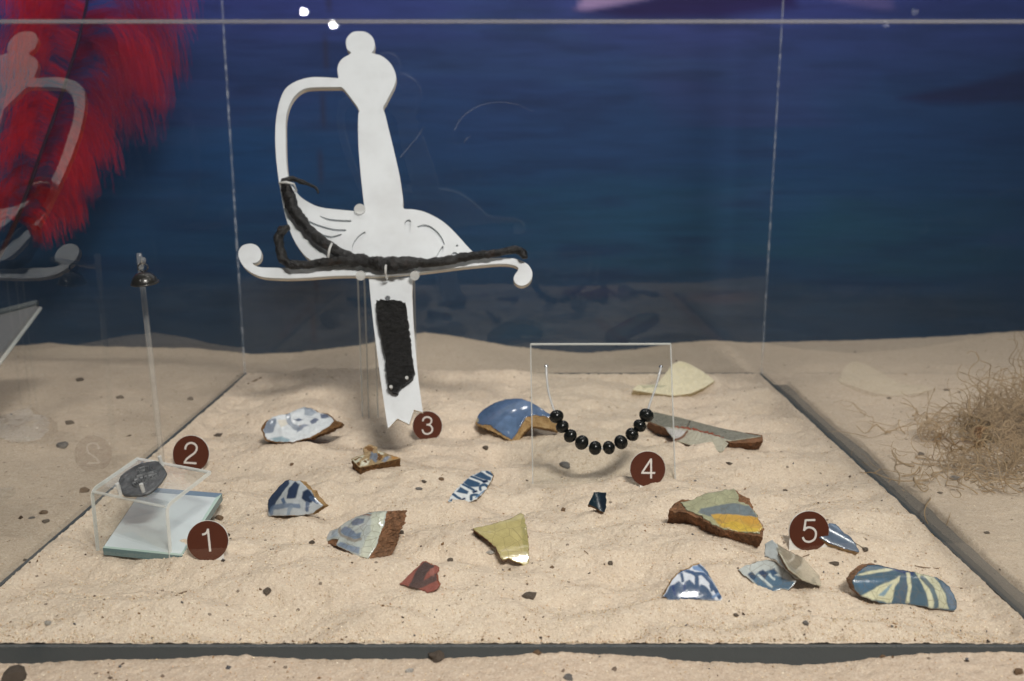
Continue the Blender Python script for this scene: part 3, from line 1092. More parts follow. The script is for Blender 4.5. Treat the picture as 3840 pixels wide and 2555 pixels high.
# ------------------------------------------------------------------ numbered disc labels
GLYPH = {
    '1': [[(0.40, 0.0), (0.40, 1.0)], [(0.40, 0.985), (0.36, 0.88), (0.27, 0.80), (0.13, 0.775)]],
    '2': [[(0.05, 0.67), (0.08, 0.83), (0.18, 0.95), (0.34, 1.0), (0.50, 0.95), (0.60, 0.83), (0.60, 0.68), (0.50, 0.52), (0.32, 0.37), (0.15, 0.22), (0.06, 0.06)], [(0.02, 0.045), (0.64, 0.045)]],
    '3': [[(0.06, 0.75), (0.11, 0.90), (0.23, 0.985), (0.36, 1.0), (0.50, 0.95), (0.58, 0.83), (0.56, 0.68), (0.45, 0.57), (0.28, 0.545)],
          [(0.28, 0.545), (0.46, 0.52), (0.58, 0.43), (0.63, 0.29), (0.58, 0.13), (0.45, 0.03), (0.31, 0.0), (0.16, 0.04), (0.07, 0.14), (0.03, 0.27)]],
    '4': [[(0.50, 0.0), (0.50, 0.99)], [(0.50, 0.97), (0.04, 0.27)], [(0.015, 0.275), (0.70, 0.275)]],
    '5': [[(0.60, 0.96), (0.18, 0.96)], [(0.18, 0.985), (0.10, 0.49)], [(0.09, 0.50), (0.20, 0.61), (0.35, 0.64), (0.51, 0.58), (0.61, 0.46), (0.63, 0.31), (0.57, 0.13), (0.44, 0.03), (0.29, 0.0), (0.13, 0.06), (0.04, 0.21)]],
}


def ribbon(pts, wd, to3, z):
    P = [np.array(p) for p in (catmull(pts, 6) if len(pts) > 2 else pts)]
    V, Fc = [], []
    for i, p in enumerate(P):
        d = P[min(i + 1, len(P) - 1)] - P[max(i - 1, 0)]
        d = d / np.linalg.norm(d)
        nn = np.array([-d[1], d[0]])
        for s in (1, -1):
            V.append(to3(tuple(p + nn * wd * 0.5 * s), z))
    for i in range(len(P) - 1):
        Fc.append((2 * i, 2 * i + 1, 2 * i + 3, 2 * i + 2))
    return V, Fc


def disc_label(num, cx, cy, r, D, lean, roll, yaw, label, tabs=(0.45, 0.70), cut=0.86, gh=1.14):
    D = (ground(cx, cy + r * cut) - CAMP).dot(FWD) / H - 0.004
    c = at_depth(cx, cy, D)
    R = r / F * D * H
    rot = Matrix.Rotation(yaw, 3, 'Z') @ Matrix.Rotation(-lean, 3, 'X') @ Matrix.Rotation(-roll, 3, 'Y')
    e1, e2, nn = rot @ Vector((1, 0, 0)), rot @ Vector((0, 0, 1)), rot @ Vector((0, -1, 0))
    to3 = lambda p, z: c + e1 * p[0] + e2 * p[1] + nn * z
    base = c - e2 * R
    t = thing('number_disc', label, 'label', base, 'round brown number discs on the sand')
    ang = [math.radians(a) for a in range(0, 360, 5)]
    circ = [(R * 1.015 * math.cos(a), R * 1.015 * math.sin(a)) for a in ang]
    low = [p for p in circ if p[1] > -R * 0.15]
    # circle above, tongue below that goes into the sand
    up_ = [(R * 1.015 * math.cos(a), R * 1.015 * math.sin(a)) for a in [math.radians(x) for x in range(-20, 201, 5)]]
    card = up_ + [(-tabs[0] * R, -R * 0.5), (-tabs[0] * R, -R * 1.25), (tabs[1] * R, -R * 1.25), (tabs[1] * R, -R * 0.5)]
    slab('card', card, [], to3, -0.0009, -0.0001, 'card', None, t)
    slab('printed_face', [(R * math.cos(a), R * math.sin(a)) for a in ang], [], to3, -0.00005, 0.00025, 'brownprint', None, t)
    g = R * gh
    parts = []
    for k, st in enumerate(GLYPH[num]):
        q = [((x - 0.335) * g, (y - 0.47) * g) for x, y in st]
        parts.append(ribbon(q, g * 0.092, to3, 0.00036 + 0.00003 * k))
    v, f_ = join(parts)
    mesh_obj('numeral', v, f_, 'numeral', t)
    return t


R_ = math.radians
disc_label('1', 779, 2029, 75.5, 2.26, R_(12), R_(5), R_(4), 'brown disc with a pale slanting numeral 1 in front of the mirror')
disc_label('2', 716, 1703, 69, 2.62, R_(14), R_(-2), R_(-3), 'brown disc with a pale numeral 2 behind the coin stand')
disc_label('3', 1603, 1598, 55.5, 3.16, R_(14), R_(2), R_(-5), 'brown disc with a pale numeral 3 at the tip of the white blade')
disc_label('4', 2429, 1759, 66, 2.70, R_(12), R_(0), R_(0), 'brown disc with a pale numeral 4 below the bead necklace')
disc_label('5', 3034, 1992, 75, 2.28, R_(10), R_(0), R_(2), 'brown disc with a pale numeral 5 among the sherds at right', tabs=(1.0, 0.93))

# ------------------------------------------------------------------ coin on its bent acrylic stand, mirror beneath
fl = ground(*C5([(120, 1310)])[0]); frr = ground(*C5([(880, 1384)])[0])
fl.z = frr.z = min(fl.z, frr.z) - 0.004
wdir = (frr - fl); wdir.z = 0
wlen = wdir.length; wdir.normalize()
depthdir = Vector((-wdir.y, wdir.x, 0))
fp_n = depthdir.copy()
tl = on_plane(*C5([(112, 712)])[0], fl, fp_n); tr = on_plane(*C5([(838, 792)])[0], fl, fp_n)
ztop = 0.5 * (tl.z + tr.z)
# top plate rises backwards
bl_px, br_px = C5([(398, 332)])[0], C5([(1112, 392)])[0]
best = None
for k in range(0, 40):
    tilt = R_(k)
    e2 = depthdir * math.cos(tilt) + Vector((0, 0, 1)) * math.sin(tilt)
    nn = wdir.cross(e2)
    pl = on_plane(*bl_px, Vector((fl.x, fl.y, ztop)), nn); pr = on_plane(*br_px, Vector((fl.x, fl.y, ztop)), nn)
    err = abs((pr - pl).dot(wdir) - wlen)
    if best is None or err < best[0]:
        best = (err, tilt, e2, nn, 0.5 * ((pl - tl).dot(e2) + (pr - tr).dot(e2)))
STILT = R_(13)
SE2 = depthdir * math.cos(STILT) + Vector((0, 0, 1)) * math.sin(STILT)
SNN = wdir.cross(SE2)
A0 = Vector((fl.x, fl.y, ztop))
pl = on_plane(*bl_px, A0, SNN); pr = on_plane(*br_px, A0, SNN)
SLEN = 0.5 * ((pl - A0).dot(SE2) + (pr - A0).dot(SE2))
stand = thing('coin_stand', 'small bent clear acrylic stand holding up the dark coin', 'display stand', fl)
TH = 0.0024
# profile: bottom of front leg -> bend -> back end of the top plate
prof = [fl.copy()]
rb = 0.006
prof.append(Vector((fl.x, fl.y, ztop - rb)))
b0, b2 = Vector((fl.x, fl.y, ztop - rb)), A0 + SE2 * rb
for k in range(1, 8):
    t = k / 8
    prof.append(b0 * (1 - t) ** 2 + A0 * 2 * t * (1 - t) + b2 * t * t)
prof.append(b2)
prof.append(A0 + SE2 * SLEN)
V, Fc = [], []
for i, p in enumerate(prof):
    d = (prof[min(i + 1, len(prof) - 1)] - prof[max(i - 1, 0)]).normalized()
    inn = wdir.cross(d)                    # outward (up / toward camera)
    for s in (0, 1):
        for tt in (0, -TH):
            V.append(p + wdir * wlen * s + inn * tt)
for i in range(len(prof) - 1):
    a = 4 * i; b = a + 4
    Fc += [(a, a + 2, b + 2, b), (a + 1, b + 1, b + 3, a + 3), (a, b, b + 1, a + 1), (a + 2, a + 3, b + 3, b + 2)]
Fc += [(0, 1, 3, 2), tuple(4 * (len(prof) - 1) + k for k in (0, 2, 3, 1))]
so = mesh_obj('bent_sheet', V, Fc, 'stand_sheet', stand)
bm = bmesh.new(); bm.from_mesh(so.data); bmesh.ops.recalc_face_normals(bm, faces=bm.faces); bm.to_mesh(so.data); bm.free()
for s in (0, 1):
    V, Fc = [], []
    off = wdir * (wlen * s + (0.0003 if s else -0.0003))
    for i, p in enumerate(prof):
        d = (prof[min(i + 1, len(prof) - 1)] - prof[max(i - 1, 0)]).normalized()
        inn = wdir.cross(d)
        for tt in (0.0001, -TH - 0.0001):
            for w2 in (-0.0002, 0.0002):
                V.append(p + off + inn * tt + wdir * w2)
    for i in range(len(prof) - 1):
        a = 4 * i; b = a + 4
        Fc += [(a, a + 1, b + 1, b), (a + 2, b + 2, b + 3, a + 3), (a, b, b + 2, a + 2), (a + 1, a + 3, b + 3, b + 1)]
    mesh_obj('side_edge', V, Fc, 'stand_edge', stand)
e = A0 + SE2 * SLEN
v, f_ = tube([e + SNN * -0.0012, e + wdir * wlen + SNN * -0.0012], 0.0011, 8)
mesh_obj('back_edge', v, f_, 'stand_edge', stand)
e = A0 - Vector((0, 0, 0.002)) + SE2 * 0.001
v, f_ = tube([e + wdir * 0.001 + SNN * 0.0003, e + wdir * (wlen - 0.001) + SNN * 0.0003], 0.0010, 8)
mesh_obj('bend_line', v, f_, 'edge', stand)

CN0 = A0 + SNN * 0.0024
CU, CVv = wdir, SE2


def coin2(pts):
    r = []
    for a, b in pts:
        p = on_plane(a, b, CN0, SNN) - CN0
        r.append((p.dot(CU), p.dot(CVv)))
    return r


coin3 = lambda p, z: CN0 + CU * p[0] + CVv * p[1] + SNN * z
coin_px = C5([(340, 612), (350, 560), (366, 512), (395, 476), (430, 443), (500, 392), (545, 370), (590, 356), (680, 346), (740, 341), (772, 350), (790, 382), (830, 432), (853, 476),
              (838, 506), (820, 532), (790, 582), (740, 642), (690, 682), (640, 702), (560, 717), (480, 722), (400, 708), (384, 684), (374, 656), (352, 640)])
coin = thing('silver_cob_coin', 'dark tarnished irregular coin with raised cross-shaped marks on the clear stand', 'coin', coin3((0.02, 0.01), -0.0025))
STROKES = [([(880, 660), (955, 585), (1130, 540), (1250, 520)], 24), ([(945, 590), (940, 690), (950, 800)], 22), ([(1140, 550), (1150, 680), (1165, 750)], 20), ([(1190, 530), (1210, 720)], 18),
           ([(1250, 520), (1275, 730)], 20), ([(930, 690), (1030, 680), (1130, 655)], 20), ([(810, 945), (1000, 880), (1240, 815), (1470, 755)], 28), ([(880, 840), (1100, 780), (1290, 740), (1380, 715)], 26),
           ([(970, 890), (965, 980), (1010, 1050), (1090, 1060)], 26), ([(1100, 870), (1110, 960), (1070, 1040)], 22), ([(1220, 840), (1215, 940)], 20), ([(1240, 945), (1430, 905)], 20),
           ([(950, 990), (830, 1010), (760, 1050), (790, 1110), (890, 1160), (1070, 1165)], 30), ([(820, 1050), (930, 1130)], 22), ([(890, 1035), (1000, 1125)], 22), ([(960, 1020), (1060, 1110)], 20),
           ([(1320, 600), (1350, 620), (1330, 660)], 20), ([(1330, 850), (1400, 830), (1360, 880), (1300, 880)], 20), ([(1100, 1060), (1190, 1050), (1130, 1130)], 20), ([(1530, 680), (1530, 800)], 16), ([(1600, 620), (1630, 600)], 18),
           ([(1030, 940), (1050, 1000), (1080, 940)], 16), ([(1150, 900), (1180, 940), (1150, 980)], 16)]
u2 = [tuple(p) for p in coin2(coin_px)]
ou = []
for i in range(len(u2)):
    a = np.array(u2[i]); b = np.array(u2[(i + 1) % len(u2)])
    m = max(1, int(np.linalg.norm(b - a) / 0.0004))
    ou += [tuple(a + (b - a) * k / m) for k in range(m)]
v2, tris, loops = fill(ou, (), 0.00022)
vv = np.array(v2)
W3 = np.array([tuple(coin3(p, 0)) for p in v2])
q = W3 - np.array(CAMP)
dd = q @ np.array(FWD)
PXc = np.stack([1920 + F * (q @ np.array(RIGHT)) / dd, 1277.5 - F * (q @ np.array(UP)) / dd], 1)
hgt = np.zeros(len(vv))
for ln, wd in STROKES:
    l2 = CC(ln if len(ln) < 3 else [tuple(p) for p in catmull(ln, 5)])
    d = seg_dist(PXc, l2)
    wpx = wd * 0.65 * 260 / 2038
    hgt = np.maximum(hgt, np.clip(1.45 - d / wpx, 0, 1))
ed = seg_dist(vv, ou + [ou[0]])
dome = 0.0004 * np.sin(vv[:, 0] * 160 + 1) * np.sin(vv[:, 1] * 130 + 0.5) + 0.0004 * fbm(vv[:, 0] * 400, vv[:, 1] * 400, 2)
# two broad facets left by hammering
crease = (vv[:, 1] - vv[:, 1].mean()) * 0.75 - (vv[:, 0] - vv[:, 0].mean()) * 0.66
dome = dome - np.clip(crease - 0.004, 0, 1) * 0.08
zz = 0.0011 * hgt + dome - 0.0006 * np.clip(1 - ed / 0.0008, 0, 1)
n = len(v2)
V = [coin3(v2[i], zz[i]) for i in range(n)] + [coin3(v2[i], -0.0018 + dome[i]) for i in range(n)]
Fc = []
for t in tris:
    (x1, y1), (x2, y2), (x3, y3) = (v2[i] for i in t)
    if (x2 - x1) * (y3 - y1) - (x3 - x1) * (y2 - y1) < 0:
        t = t[::-1]
    Fc.append(t); Fc.append(tuple(i + n for i in t[::-1]))
lp = loops[0]
for k in range(len(lp)):
    a, b = lp[k], lp[(k + 1) % len(lp)]
    Fc.append((a, b, b + n, a + n))
co_ = mesh_obj('struck_blank', V, Fc, 'coin', coin, smooth=True)
bm = bmesh.new(); bm.from_mesh(co_.data); bmesh.ops.recalc_face_normals(bm, faces=bm.faces); bm.to_mesh(co_.data); bm.free()
for (a, b), ln in zip(C5([(358, 672), (612, 690), (795, 372)]), (0.006, 0.007, 0.005)):
    p = on_plane(a, b, CN0, SNN)
    v, f_ = tube([p - SNN * 0.0032, p + SNN * ln * 0.5, p + SNN * ln * 0.9], 0.0013, 12)
    mesh_obj('retaining_peg', v, f_, 'peg', stand)

# mirror plate
MT = R_(8.0)
m0 = ground(*C5([(1000, 1345)])[0], 0.0014)
mn = Vector((math.sin(R_(1.0)), -math.sin(MT), math.cos(MT))).normalized()
mq = [on_plane(a, b, m0, mn) for a, b in C5([(180, 1262), (1012, 1346), (1436, 694), (612, 626)])]
mir = thing('mirror_plate', 'small thick-edged mirror lying tilted in the sand under the coin stand', 'mirror', m0)
inset = [mq[0].lerp(mq[2], 0.012), mq[1].lerp(mq[3], 0.03), mq[2].lerp(mq[0], 0.12), mq[3].lerp(mq[1], 0.115)]
inset[2] = mq[2].lerp(mq[1], 0.095).lerp(mq[3], 0.035); inset[3] = mq[3].lerp(mq[0], 0.095).lerp(mq[2], 0.015)
inset[1] = mq[1].lerp(mq[2], 0.012).lerp(mq[0], 0.015); inset[0] = mq[0].lerp(mq[3], 0.012).lerp(mq[1], 0.015)
mesh_obj('silvered_face', inset, [(0, 1, 2, 3)], 'mirror', mir)
dn = -mn * 0.006
lo = [p + dn for p in mq]
mesh_obj('rear_bevel', [inset[3], inset[2], mq[2] - mn * 0.0006, mq[3] - mn * 0.0006], [(0, 1, 2, 3)], 'mirror_bevel', mir)
mesh_obj('right_bevel', [inset[2], inset[1], mq[1] - mn * 0.0008, mq[2] - mn * 0.0008], [(0, 1, 2, 3)], 'mirror_front', mir)
mesh_obj('front_bevel', [inset[1], inset[0], mq[0] - mn * 0.0008, mq[1] - mn * 0.0008], [(0, 1, 2, 3)], 'mirror_front', mir)
mesh_obj('left_bevel', [inset[0], inset[3], mq[3] - mn * 0.0008, mq[0] - mn * 0.0008], [(0, 1, 2, 3)], 'edge', mir)
top = [p - mn * 0.0008 for p in mq]
top[2] = mq[2] - mn * 0.0007
mesh_obj('glass_body', top + lo, [(0, 1, 5, 4), (1, 2, 6, 5), (2, 3, 7, 6), (3, 0, 4, 7), (7, 6, 5, 4)], 'mirror_edge', mir)

# ------------------------------------------------------------------ hanging button on its rod
rb_ = ground(611, 1752)
rt = at_depth(521, 950, 2.80)
rodt = thing('acrylic_rod', 'thin clear upright rod with a peg near its top behind the coin stand', 'rod', rb_)
v, f_ = tube([rb_ - Vector((0, 0, 0.01)), rb_.lerp(rt, 0.5), rb_.lerp(rt, 0.985), rt], [0.0023, 0.0023, 0.0023, 0.0018], 16)
mesh_obj('shaft', v, f_, 'rod', rodt, smooth=True)
pk = at_depth(532, 1001, 2.80)
pe = at_depth(537.5, 974, 2.66)
v, f_ = tube([pk, pk.lerp(pe, 0.97), pe], [0.0019, 0.0021, 0.0018], 14)
mesh_obj('peg', v, f_, 'rod', rodt, smooth=True)
bt = at_depth(541, 1050, 2.73)
but = thing('domed_button', 'dark domed metal button hanging by its loop from the clear rod', 'button', bt)
RB = 49 / F * 2.73 * H
V, Fc = [], []
prof2 = [(0.02, 1.02), (0.30, 0.98), (0.58, 0.85), (0.80, 0.62), (0.93, 0.34), (0.985, 0.14), (1.0, 0.02), (0.97, -0.05), (0.82, -0.07), (0.5, -0.05), (0.02, -0.04)]
ax = Vector((-0.06, -0.10, 1)).normalized(); ex = ax.orthogonal().normalized(); ey = ax.cross(ex)
for r_, z_ in prof2:
    for k in range(32):
        a = 2 * math.pi * k / 32
        V.append(bt - ax * RB * 0.28 + (ex * math.cos(a) + ey * math.sin(a)) * RB * r_ + ax * RB * 0.86 * z_)
for i in range(len(prof2) - 1):
    for k in range(32):
        a, b = i * 32 + k, i * 32 + (k + 1) % 32
        Fc.append((a, a + 32, b + 32, b))
mesh_obj('dome', V, Fc, 'button', but, smooth=True)
v, f_ = tube([bt - ax * RB * 0.24 + (ex * math.cos(a) + ey * math.sin(a)) * RB * 0.99 for a in np.linspace(0, 2 * math.pi, 33)], 0.0007, 8)
mesh_obj('rim', v, f_, 'button', but, smooth=True)
lc = at_depth(535.5, 1003, 2.73)
v, f_ = tube([lc + (RIGHT * math.cos(a) * 0.0036 + UP * math.sin(a) * 0.0030 + FWD * 0.0008 * math.cos(a)) for a in np.linspace(0, 2 * math.pi, 25)], 0.00055, 8)
mesh_obj('loop', v, f_, 'button', but, smooth=True)
v, f_ = tube([lc - UP * 0.003, bt + ax * RB * 0.50], 0.0010, 8)
mesh_obj('shank', v, f_, 'button', but, smooth=True)

# ------------------------------------------------------------------ bead necklace on its clear sheet
LB = R_(17)
g0 = ground(2000, 1806); g1 = ground(2535, 1806)
gz = 0.5 * (g0.z + g1.z); gy = 0.5 * (g0.y + g1.y)
P0 = Vector((0, gy, gz))
PN = Vector((0, -math.cos(LB), math.sin(LB)))
sheet = thing('necklace_stand', 'upright clear acrylic panel carrying the black bead necklace', 'panel', P0 + Vector((0.09, 0, 0)))
cn = [on_plane(a, b, P0, PN) for a, b in ((1990, 1291), (2516, 1290), (2534, 1815), (1998, 1815))]
cb = [p - PN * 0.003 for p in cn]
v = cn + cb
so = mesh_obj('sheet', v, [(0, 3, 2, 1), (4, 5, 6, 7), (0, 1, 5, 4), (1, 2, 6, 5), (2, 3, 7, 6), (3, 0, 4, 7)], 'sheet', sheet)
bm = bmesh.new(); bm.from_mesh(so.data); bmesh.ops.recalc_face_normals(bm, faces=bm.faces); bm.to_mesh(so.data); bm.free()
for a, b, m_, rr in ((cn[0], cn[1], 'edge', 0.0010), (cn[1], cn[2], 'edge_soft', 0.0007), (cn[0], cn[3], 'edge_soft', 0.0006)):
    v, f_ = tube([a - PN * 0.0015, b - PN * 0.0015], rr, 6)
    mesh_obj('edge', v, f_, m_, sheet)
neck = thing('bead_necklace', 'string of ten black beads hanging from two studs on the clear panel', 'necklace', on_plane(2262, 1560, P0, PN))
BE = [(357, 768, 65), (410, 861, 60), (483, 945, 62), (588, 1006, 66), (710, 1055, 63), (835, 1052, 60), (945, 1002, 65), (1047, 932, 62), (1118, 852, 60), (1178, 757, 66)]
bc = []
for a, b, r in BE:
    (x, y), = C8([(a, b)])
    p = on_plane(x, y, P0, PN) + PN * 0.0062
    bc.append((p, 1.05 * r * 960 / 2357 / F * (p - CAMP).dot(FWD)))
for i, (p, r) in enumerate(bc):
    ax = (bc[min(i + 1, 9)][0] - bc[max(i - 1, 0)][0])
    v, f_ = sphere(p, r, 28, 18, ax, 0.90, 0.02, i * 3)
    mesh_obj('bead', v, f_, 'bead', neck, smooth=True)
st = [on_plane(2048, 1376, P0, PN), on_plane(2477, 1378, P0, PN)]
for s, (p, q, mids) in enumerate(((st[0], bc[0][0], [(268, 400), (285, 540), (318, 660)]), (st[1], bc[9][0], [(1295, 390), (1262, 510), (1215, 640)]))):
    pp = [p + PN * 0.003] + [on_plane(a, b, P0, PN) + PN * 0.005 for a, b in C8(mids)] + [q]
    v, f_ = tube([Vector(x) for x in catmull([tuple(x) for x in pp], 6)], 0.0009, 8)
    mesh_obj('cord', v, f_, 'cord', neck, smooth=True)
    v, f_ = sphere(p + PN * 0.0012, 0.0017, 12, 8)
    mesh_obj('stud', v, f_, 'steel', neck, smooth=True)
v, f_ = tube([Vector(x) for x in catmull([tuple(b[0]) for b in bc], 4)], 0.0008, 6)
mesh_obj('string', v, f_, 'cord', neck, smooth=True)

# ------------------------------------------------------------------ pottery sherds


def plane_of(anchor, tilt, roll=0.0, lift=0.0015):
    p0 = ground(*anchor, lift)
    n = Vector((math.sin(R_(roll)), -math.sin(R_(tilt)), math.cos(R_(tilt)))).normalized()
    return p0, n


def plane_edge(a, b, tilt, lift=0.0015):
    # plane that rests on the sand along the photographed lower edge a-b and rises away from the camera
    pa, pb = ground(*a, lift), ground(*b, lift)
    e = (pb - pa).normalized()
    f = Vector((-e.y, e.x, 0)).normalized()
    e2 = (f * math.cos(R_(tilt)) + Vector((0, 0, 1)) * math.sin(R_(tilt)))
    return pa.lerp(pb, 0.5), e.cross(e2).normalized()


def plane3(a, b, c):
    n = (b - a).cross(c - a).normalized()
    if n.dot(CAMP - a) < 0:
        n = -n
    return a, n


def paint_at(PX, base, paints, warp, jit):
    C = np.tile(np.array(lin(base)), (len(PX), 1))
    Q = PX + warp * np.stack([fbm(PX[:, 0] / 22, PX[:, 1] / 22, 2), fbm(PX[:, 0] / 22 + 40, PX[:, 1] / 22, 2)], 1)
    for it in paints:
        col = np.array(lin(it[2]))
        s = it[3] if len(it) > 3 else 1.0
        if it[0] == 'poly':
            pl = it[1]
            m = inside(Q, pl).astype(float)
            d = seg_dist(Q, list(pl) + [pl[0]])
            m = np.where(m > 0, np.clip(0.5 + d / 4, 0, 1), np.clip(0.5 - d / 4, 0, 1))
        else:
            wd = it[4]
            l2 = it[1] if len(it[1]) < 3 else [tuple(p) for p in catmull(it[1], 5)]
            d = seg_dist(Q, l2)
            m = np.clip((wd - d) / 3 + 0.5, 0, 1)
        m = (m * s)[:, None]
        C = C * (1 - m) + col * m
    C *= (1 + jit * fbm(PX[:, 0] / 9, PX[:, 1] / 9, 3))[:, None]
    return np.clip(C, 0.003, 0.95)


def sherd_piece(t, p0, n, outline, body_mat, glaze_mat, base, paints=(), thick=0.006, ext=None, body=None, bulge=None, relief=0.0, warp=5, jit=0.12,
                spacing=0.0007, jag=1.2, gname='glaze', bname='clay_body', rows=8, relief_scale=220):
    e1 = Vector((n.z, 0, -n.x))
    e1 = (e1 - n * e1.dot(n)).normalized()
    e2 = n.cross(e1)

    def uv(px):
        p = on_plane(px[0], px[1], p0, n) - p0
        return (p.dot(e1), p.dot(e2))

    def dens(pts, sp, jg):
        q = [np.array(uv(p)) for p in pts]
        out = []
        for i in range(len(q)):
            a, b = q[i], q[(i + 1) % len(q)]
            m = max(1, int(np.linalg.norm(b - a) / sp))
            for k in range(m):
                p = a + (b - a) * k / m
                w_ = Vector((p[0] * 350, p[1] * 350, 2.0))
                out.append((p[0] + jg * (mnoise.noise(w_) + 0.6 * mnoise.noise(w_ * 2.6)), p[1] + jg * (mnoise.noise(w_ + Vector((7, 8, 9))))))
        return out
    jg = jag * 0.0006
    ou = dens(outline, spacing * 1.3, jg)
    arr = np.array(ou); c0 = 0.5 * (arr.min(0) + arr.max(0)); hw = 0.5 * (arr.max(0) - arr.min(0))

    def bz(U):
        U = np.atleast_2d(np.asarray(U, float))
        z = np.zeros(len(U))
        if bulge:
            for amt, ang in bulge:
                if ang is None:
                    z += amt * (1 - np.clip(((U - c0) / hw) ** 2, 0, 2).sum(1))
                else:
                    d = np.array([math.cos(R_(ang)), math.sin(R_(ang))])
                    s = (U - c0) @ d
                    ext_ = abs(hw[0] * d[0]) + abs(hw[1] * d[1])
                    z += amt * (1 - (s / ext_) ** 2)
        return z
    v2, tris, loops = fill(ou, (), spacing)
    U = np.array(v2)
    z = bz(U)
    if relief:
        ed = seg_dist(U, ou + [ou[0]])
        z = z + relief * fbm(U[:, 0] * relief_scale, U[:, 1] * relief_scale, 3) * np.clip(ed / 0.003, 0, 1)
    W0 = np.array(p0)[None] + U[:, :1] * np.array(e1)[None] + U[:, 1:] * np.array(e2)[None]
    q = W0 - np.array(CAMP); dd = q @ np.array(FWD)
    PX = np.stack([1920 + F * (q @ np.array(RIGHT)) / dd, 1277.5 - F * (q @ np.array(UP)) / dd], 1)
    C = paint_at(PX, base, paints, warp, jit)
    nn = np.array(n)[None]
    Wt = W0 + z[:, None] * nn
    Wb = W0 + (z - 0.0007)[:, None] * nn
    N = len(v2)
    Fc = []
    for tr_ in tris:
        (x1, y1), (x2, y2), (x3, y3) = (v2[i] for i in tr_)
        if (x2 - x1) * (y3 - y1) - (x3 - x1) * (y2 - y1) < 0:
            tr_ = tr_[::-1]
        Fc.append(tr_)
    lp = loops[0]
    ar = sum(ou[i][0] * ou[(i + 1) % len(ou)][1] - ou[(i + 1) % len(ou)][0] * ou[i][1] for i in range(len(ou)))
    rim = {k: N + i for i, k in enumerate(lp)}
    for k in range(len(lp)):
        a, b = lp[k], lp[(k + 1) % len(lp)]
        Fc.append((a, rim[a], rim[b], b) if ar > 0 else (b, rim[b], rim[a], a))
    mesh_obj(gname, np.concatenate([Wt, Wb[lp]]), Fc, glaze_mat, t, smooth=True, colors=np.concatenate([C, C[lp] * 0.8]))
    # clay body
    bo2 = dens(body, spacing * 1.6, jg) if body else ou
    if ext is None:
        ev = -n * thick
    else:
        D = (p0 - CAMP).dot(FWD)
        ev = RIGHT * (ext[0] / F * D) + UP * (-ext[1] / F * D) + FWD * ext[2]
    b2, bt_, bl_ = fill(bo2, (), spacing * 2.2)
    BU = np.array(b2)
    bzv = bz(BU) - 0.0005
    if body:
        bzv = bzv - 0.0003 + 0.0009 * fbm(BU[:, 0] * 300, BU[:, 1] * 300, 3) * (~inside(BU, ou))
    T = np.array(p0)[None] + BU[:, :1] * np.array(e1)[None] + BU[:, 1:] * np.array(e2)[None] + bzv[:, None] * nn
    NB = len(b2)
    V = [T]
    Fb = []
    for tr_ in bt_:
        (x1, y1), (x2, y2), (x3, y3) = (b2[i] for i in tr_)
        if (x2 - x1) * (y3 - y1) - (x3 - x1) * (y2 - y1) < 0:
            tr_ = tr_[::-1]
        Fb.append(tr_)
    lp = bl_[0]
    ar = sum(bo2[i][0] * bo2[(i + 1) % len(bo2)][1] - bo2[(i + 1) % len(bo2)][0] * bo2[i][1] for i in range(len(bo2)))
    prev = list(lp)
    k0 = NB
    cen = BU[lp].mean(0)
    amp = min(0.0013, ev.length * 0.10)
    for r in range(1, rows + 1):
        f = r / rows
        ring = []
        for idx in lp:
            p = Vector(T[idx]) + ev * f
            w_ = p * 330
            d = BU[idx] - cen
            d = d / (np.linalg.norm(d) + 1e-9)
            j = amp * (mnoise.noise(w_) + 0.6 * mnoise.noise(w_ * 2.3))
            p = p + (e1 * d[0] + e2 * d[1]) * (j - 0.0006 * f)
            ring.append(tuple(p))
        V.append(np.array(ring))
        cur = list(range(k0, k0 + len(lp)))
        k0 += len(lp)
        for k in range(len(lp)):
            k2 = (k + 1) % len(lp)
            Fb.append((prev[k], cur[k], cur[k2], prev[k2]) if ar > 0 else (prev[k2], cur[k2], cur[k], prev[k]))
        prev = cur
    # underside fan
    V.append((V[-1].mean(0))[None])
    for k in range(len(lp)):
        k2 = (k + 1) % len(lp)
        Fb.append((k0, prev[k2], prev[k]) if ar > 0 else (k0, prev[k], prev[k2]))
    mesh_obj(bname, np.concatenate(V), Fb, body_mat, t, smooth=False)


def sherd(label, anchor, tilt, outline, body_mat, glaze_mat, base, paints=(), roll=0.0, lift=0.0015, **kw):
    p0, n = plane_edge(anchor[0], anchor[1], tilt, lift) if isinstance(anchor[0], tuple) else plane_of(anchor, tilt, roll, lift)
    t = thing('pottery_sherd', label, 'pottery sherd', p0, 'pottery sherds laid out on the sand')
    sherd_piece(t, p0, n, outline, body_mat, glaze_mat, base, paints, **kw)
    return t, p0, n


def P(c, pts, col, s=1.0):
    return ('poly', c(pts), col, s)


def L(c, pts, wd, col, s=1.0, sc_=0.45):
    return ('line', c(pts), col, s, wd * sc_)


BLU, DBL, SLT, WHT = (46, 78, 112), (30, 48, 80), (112, 124, 142), (224, 228, 230)
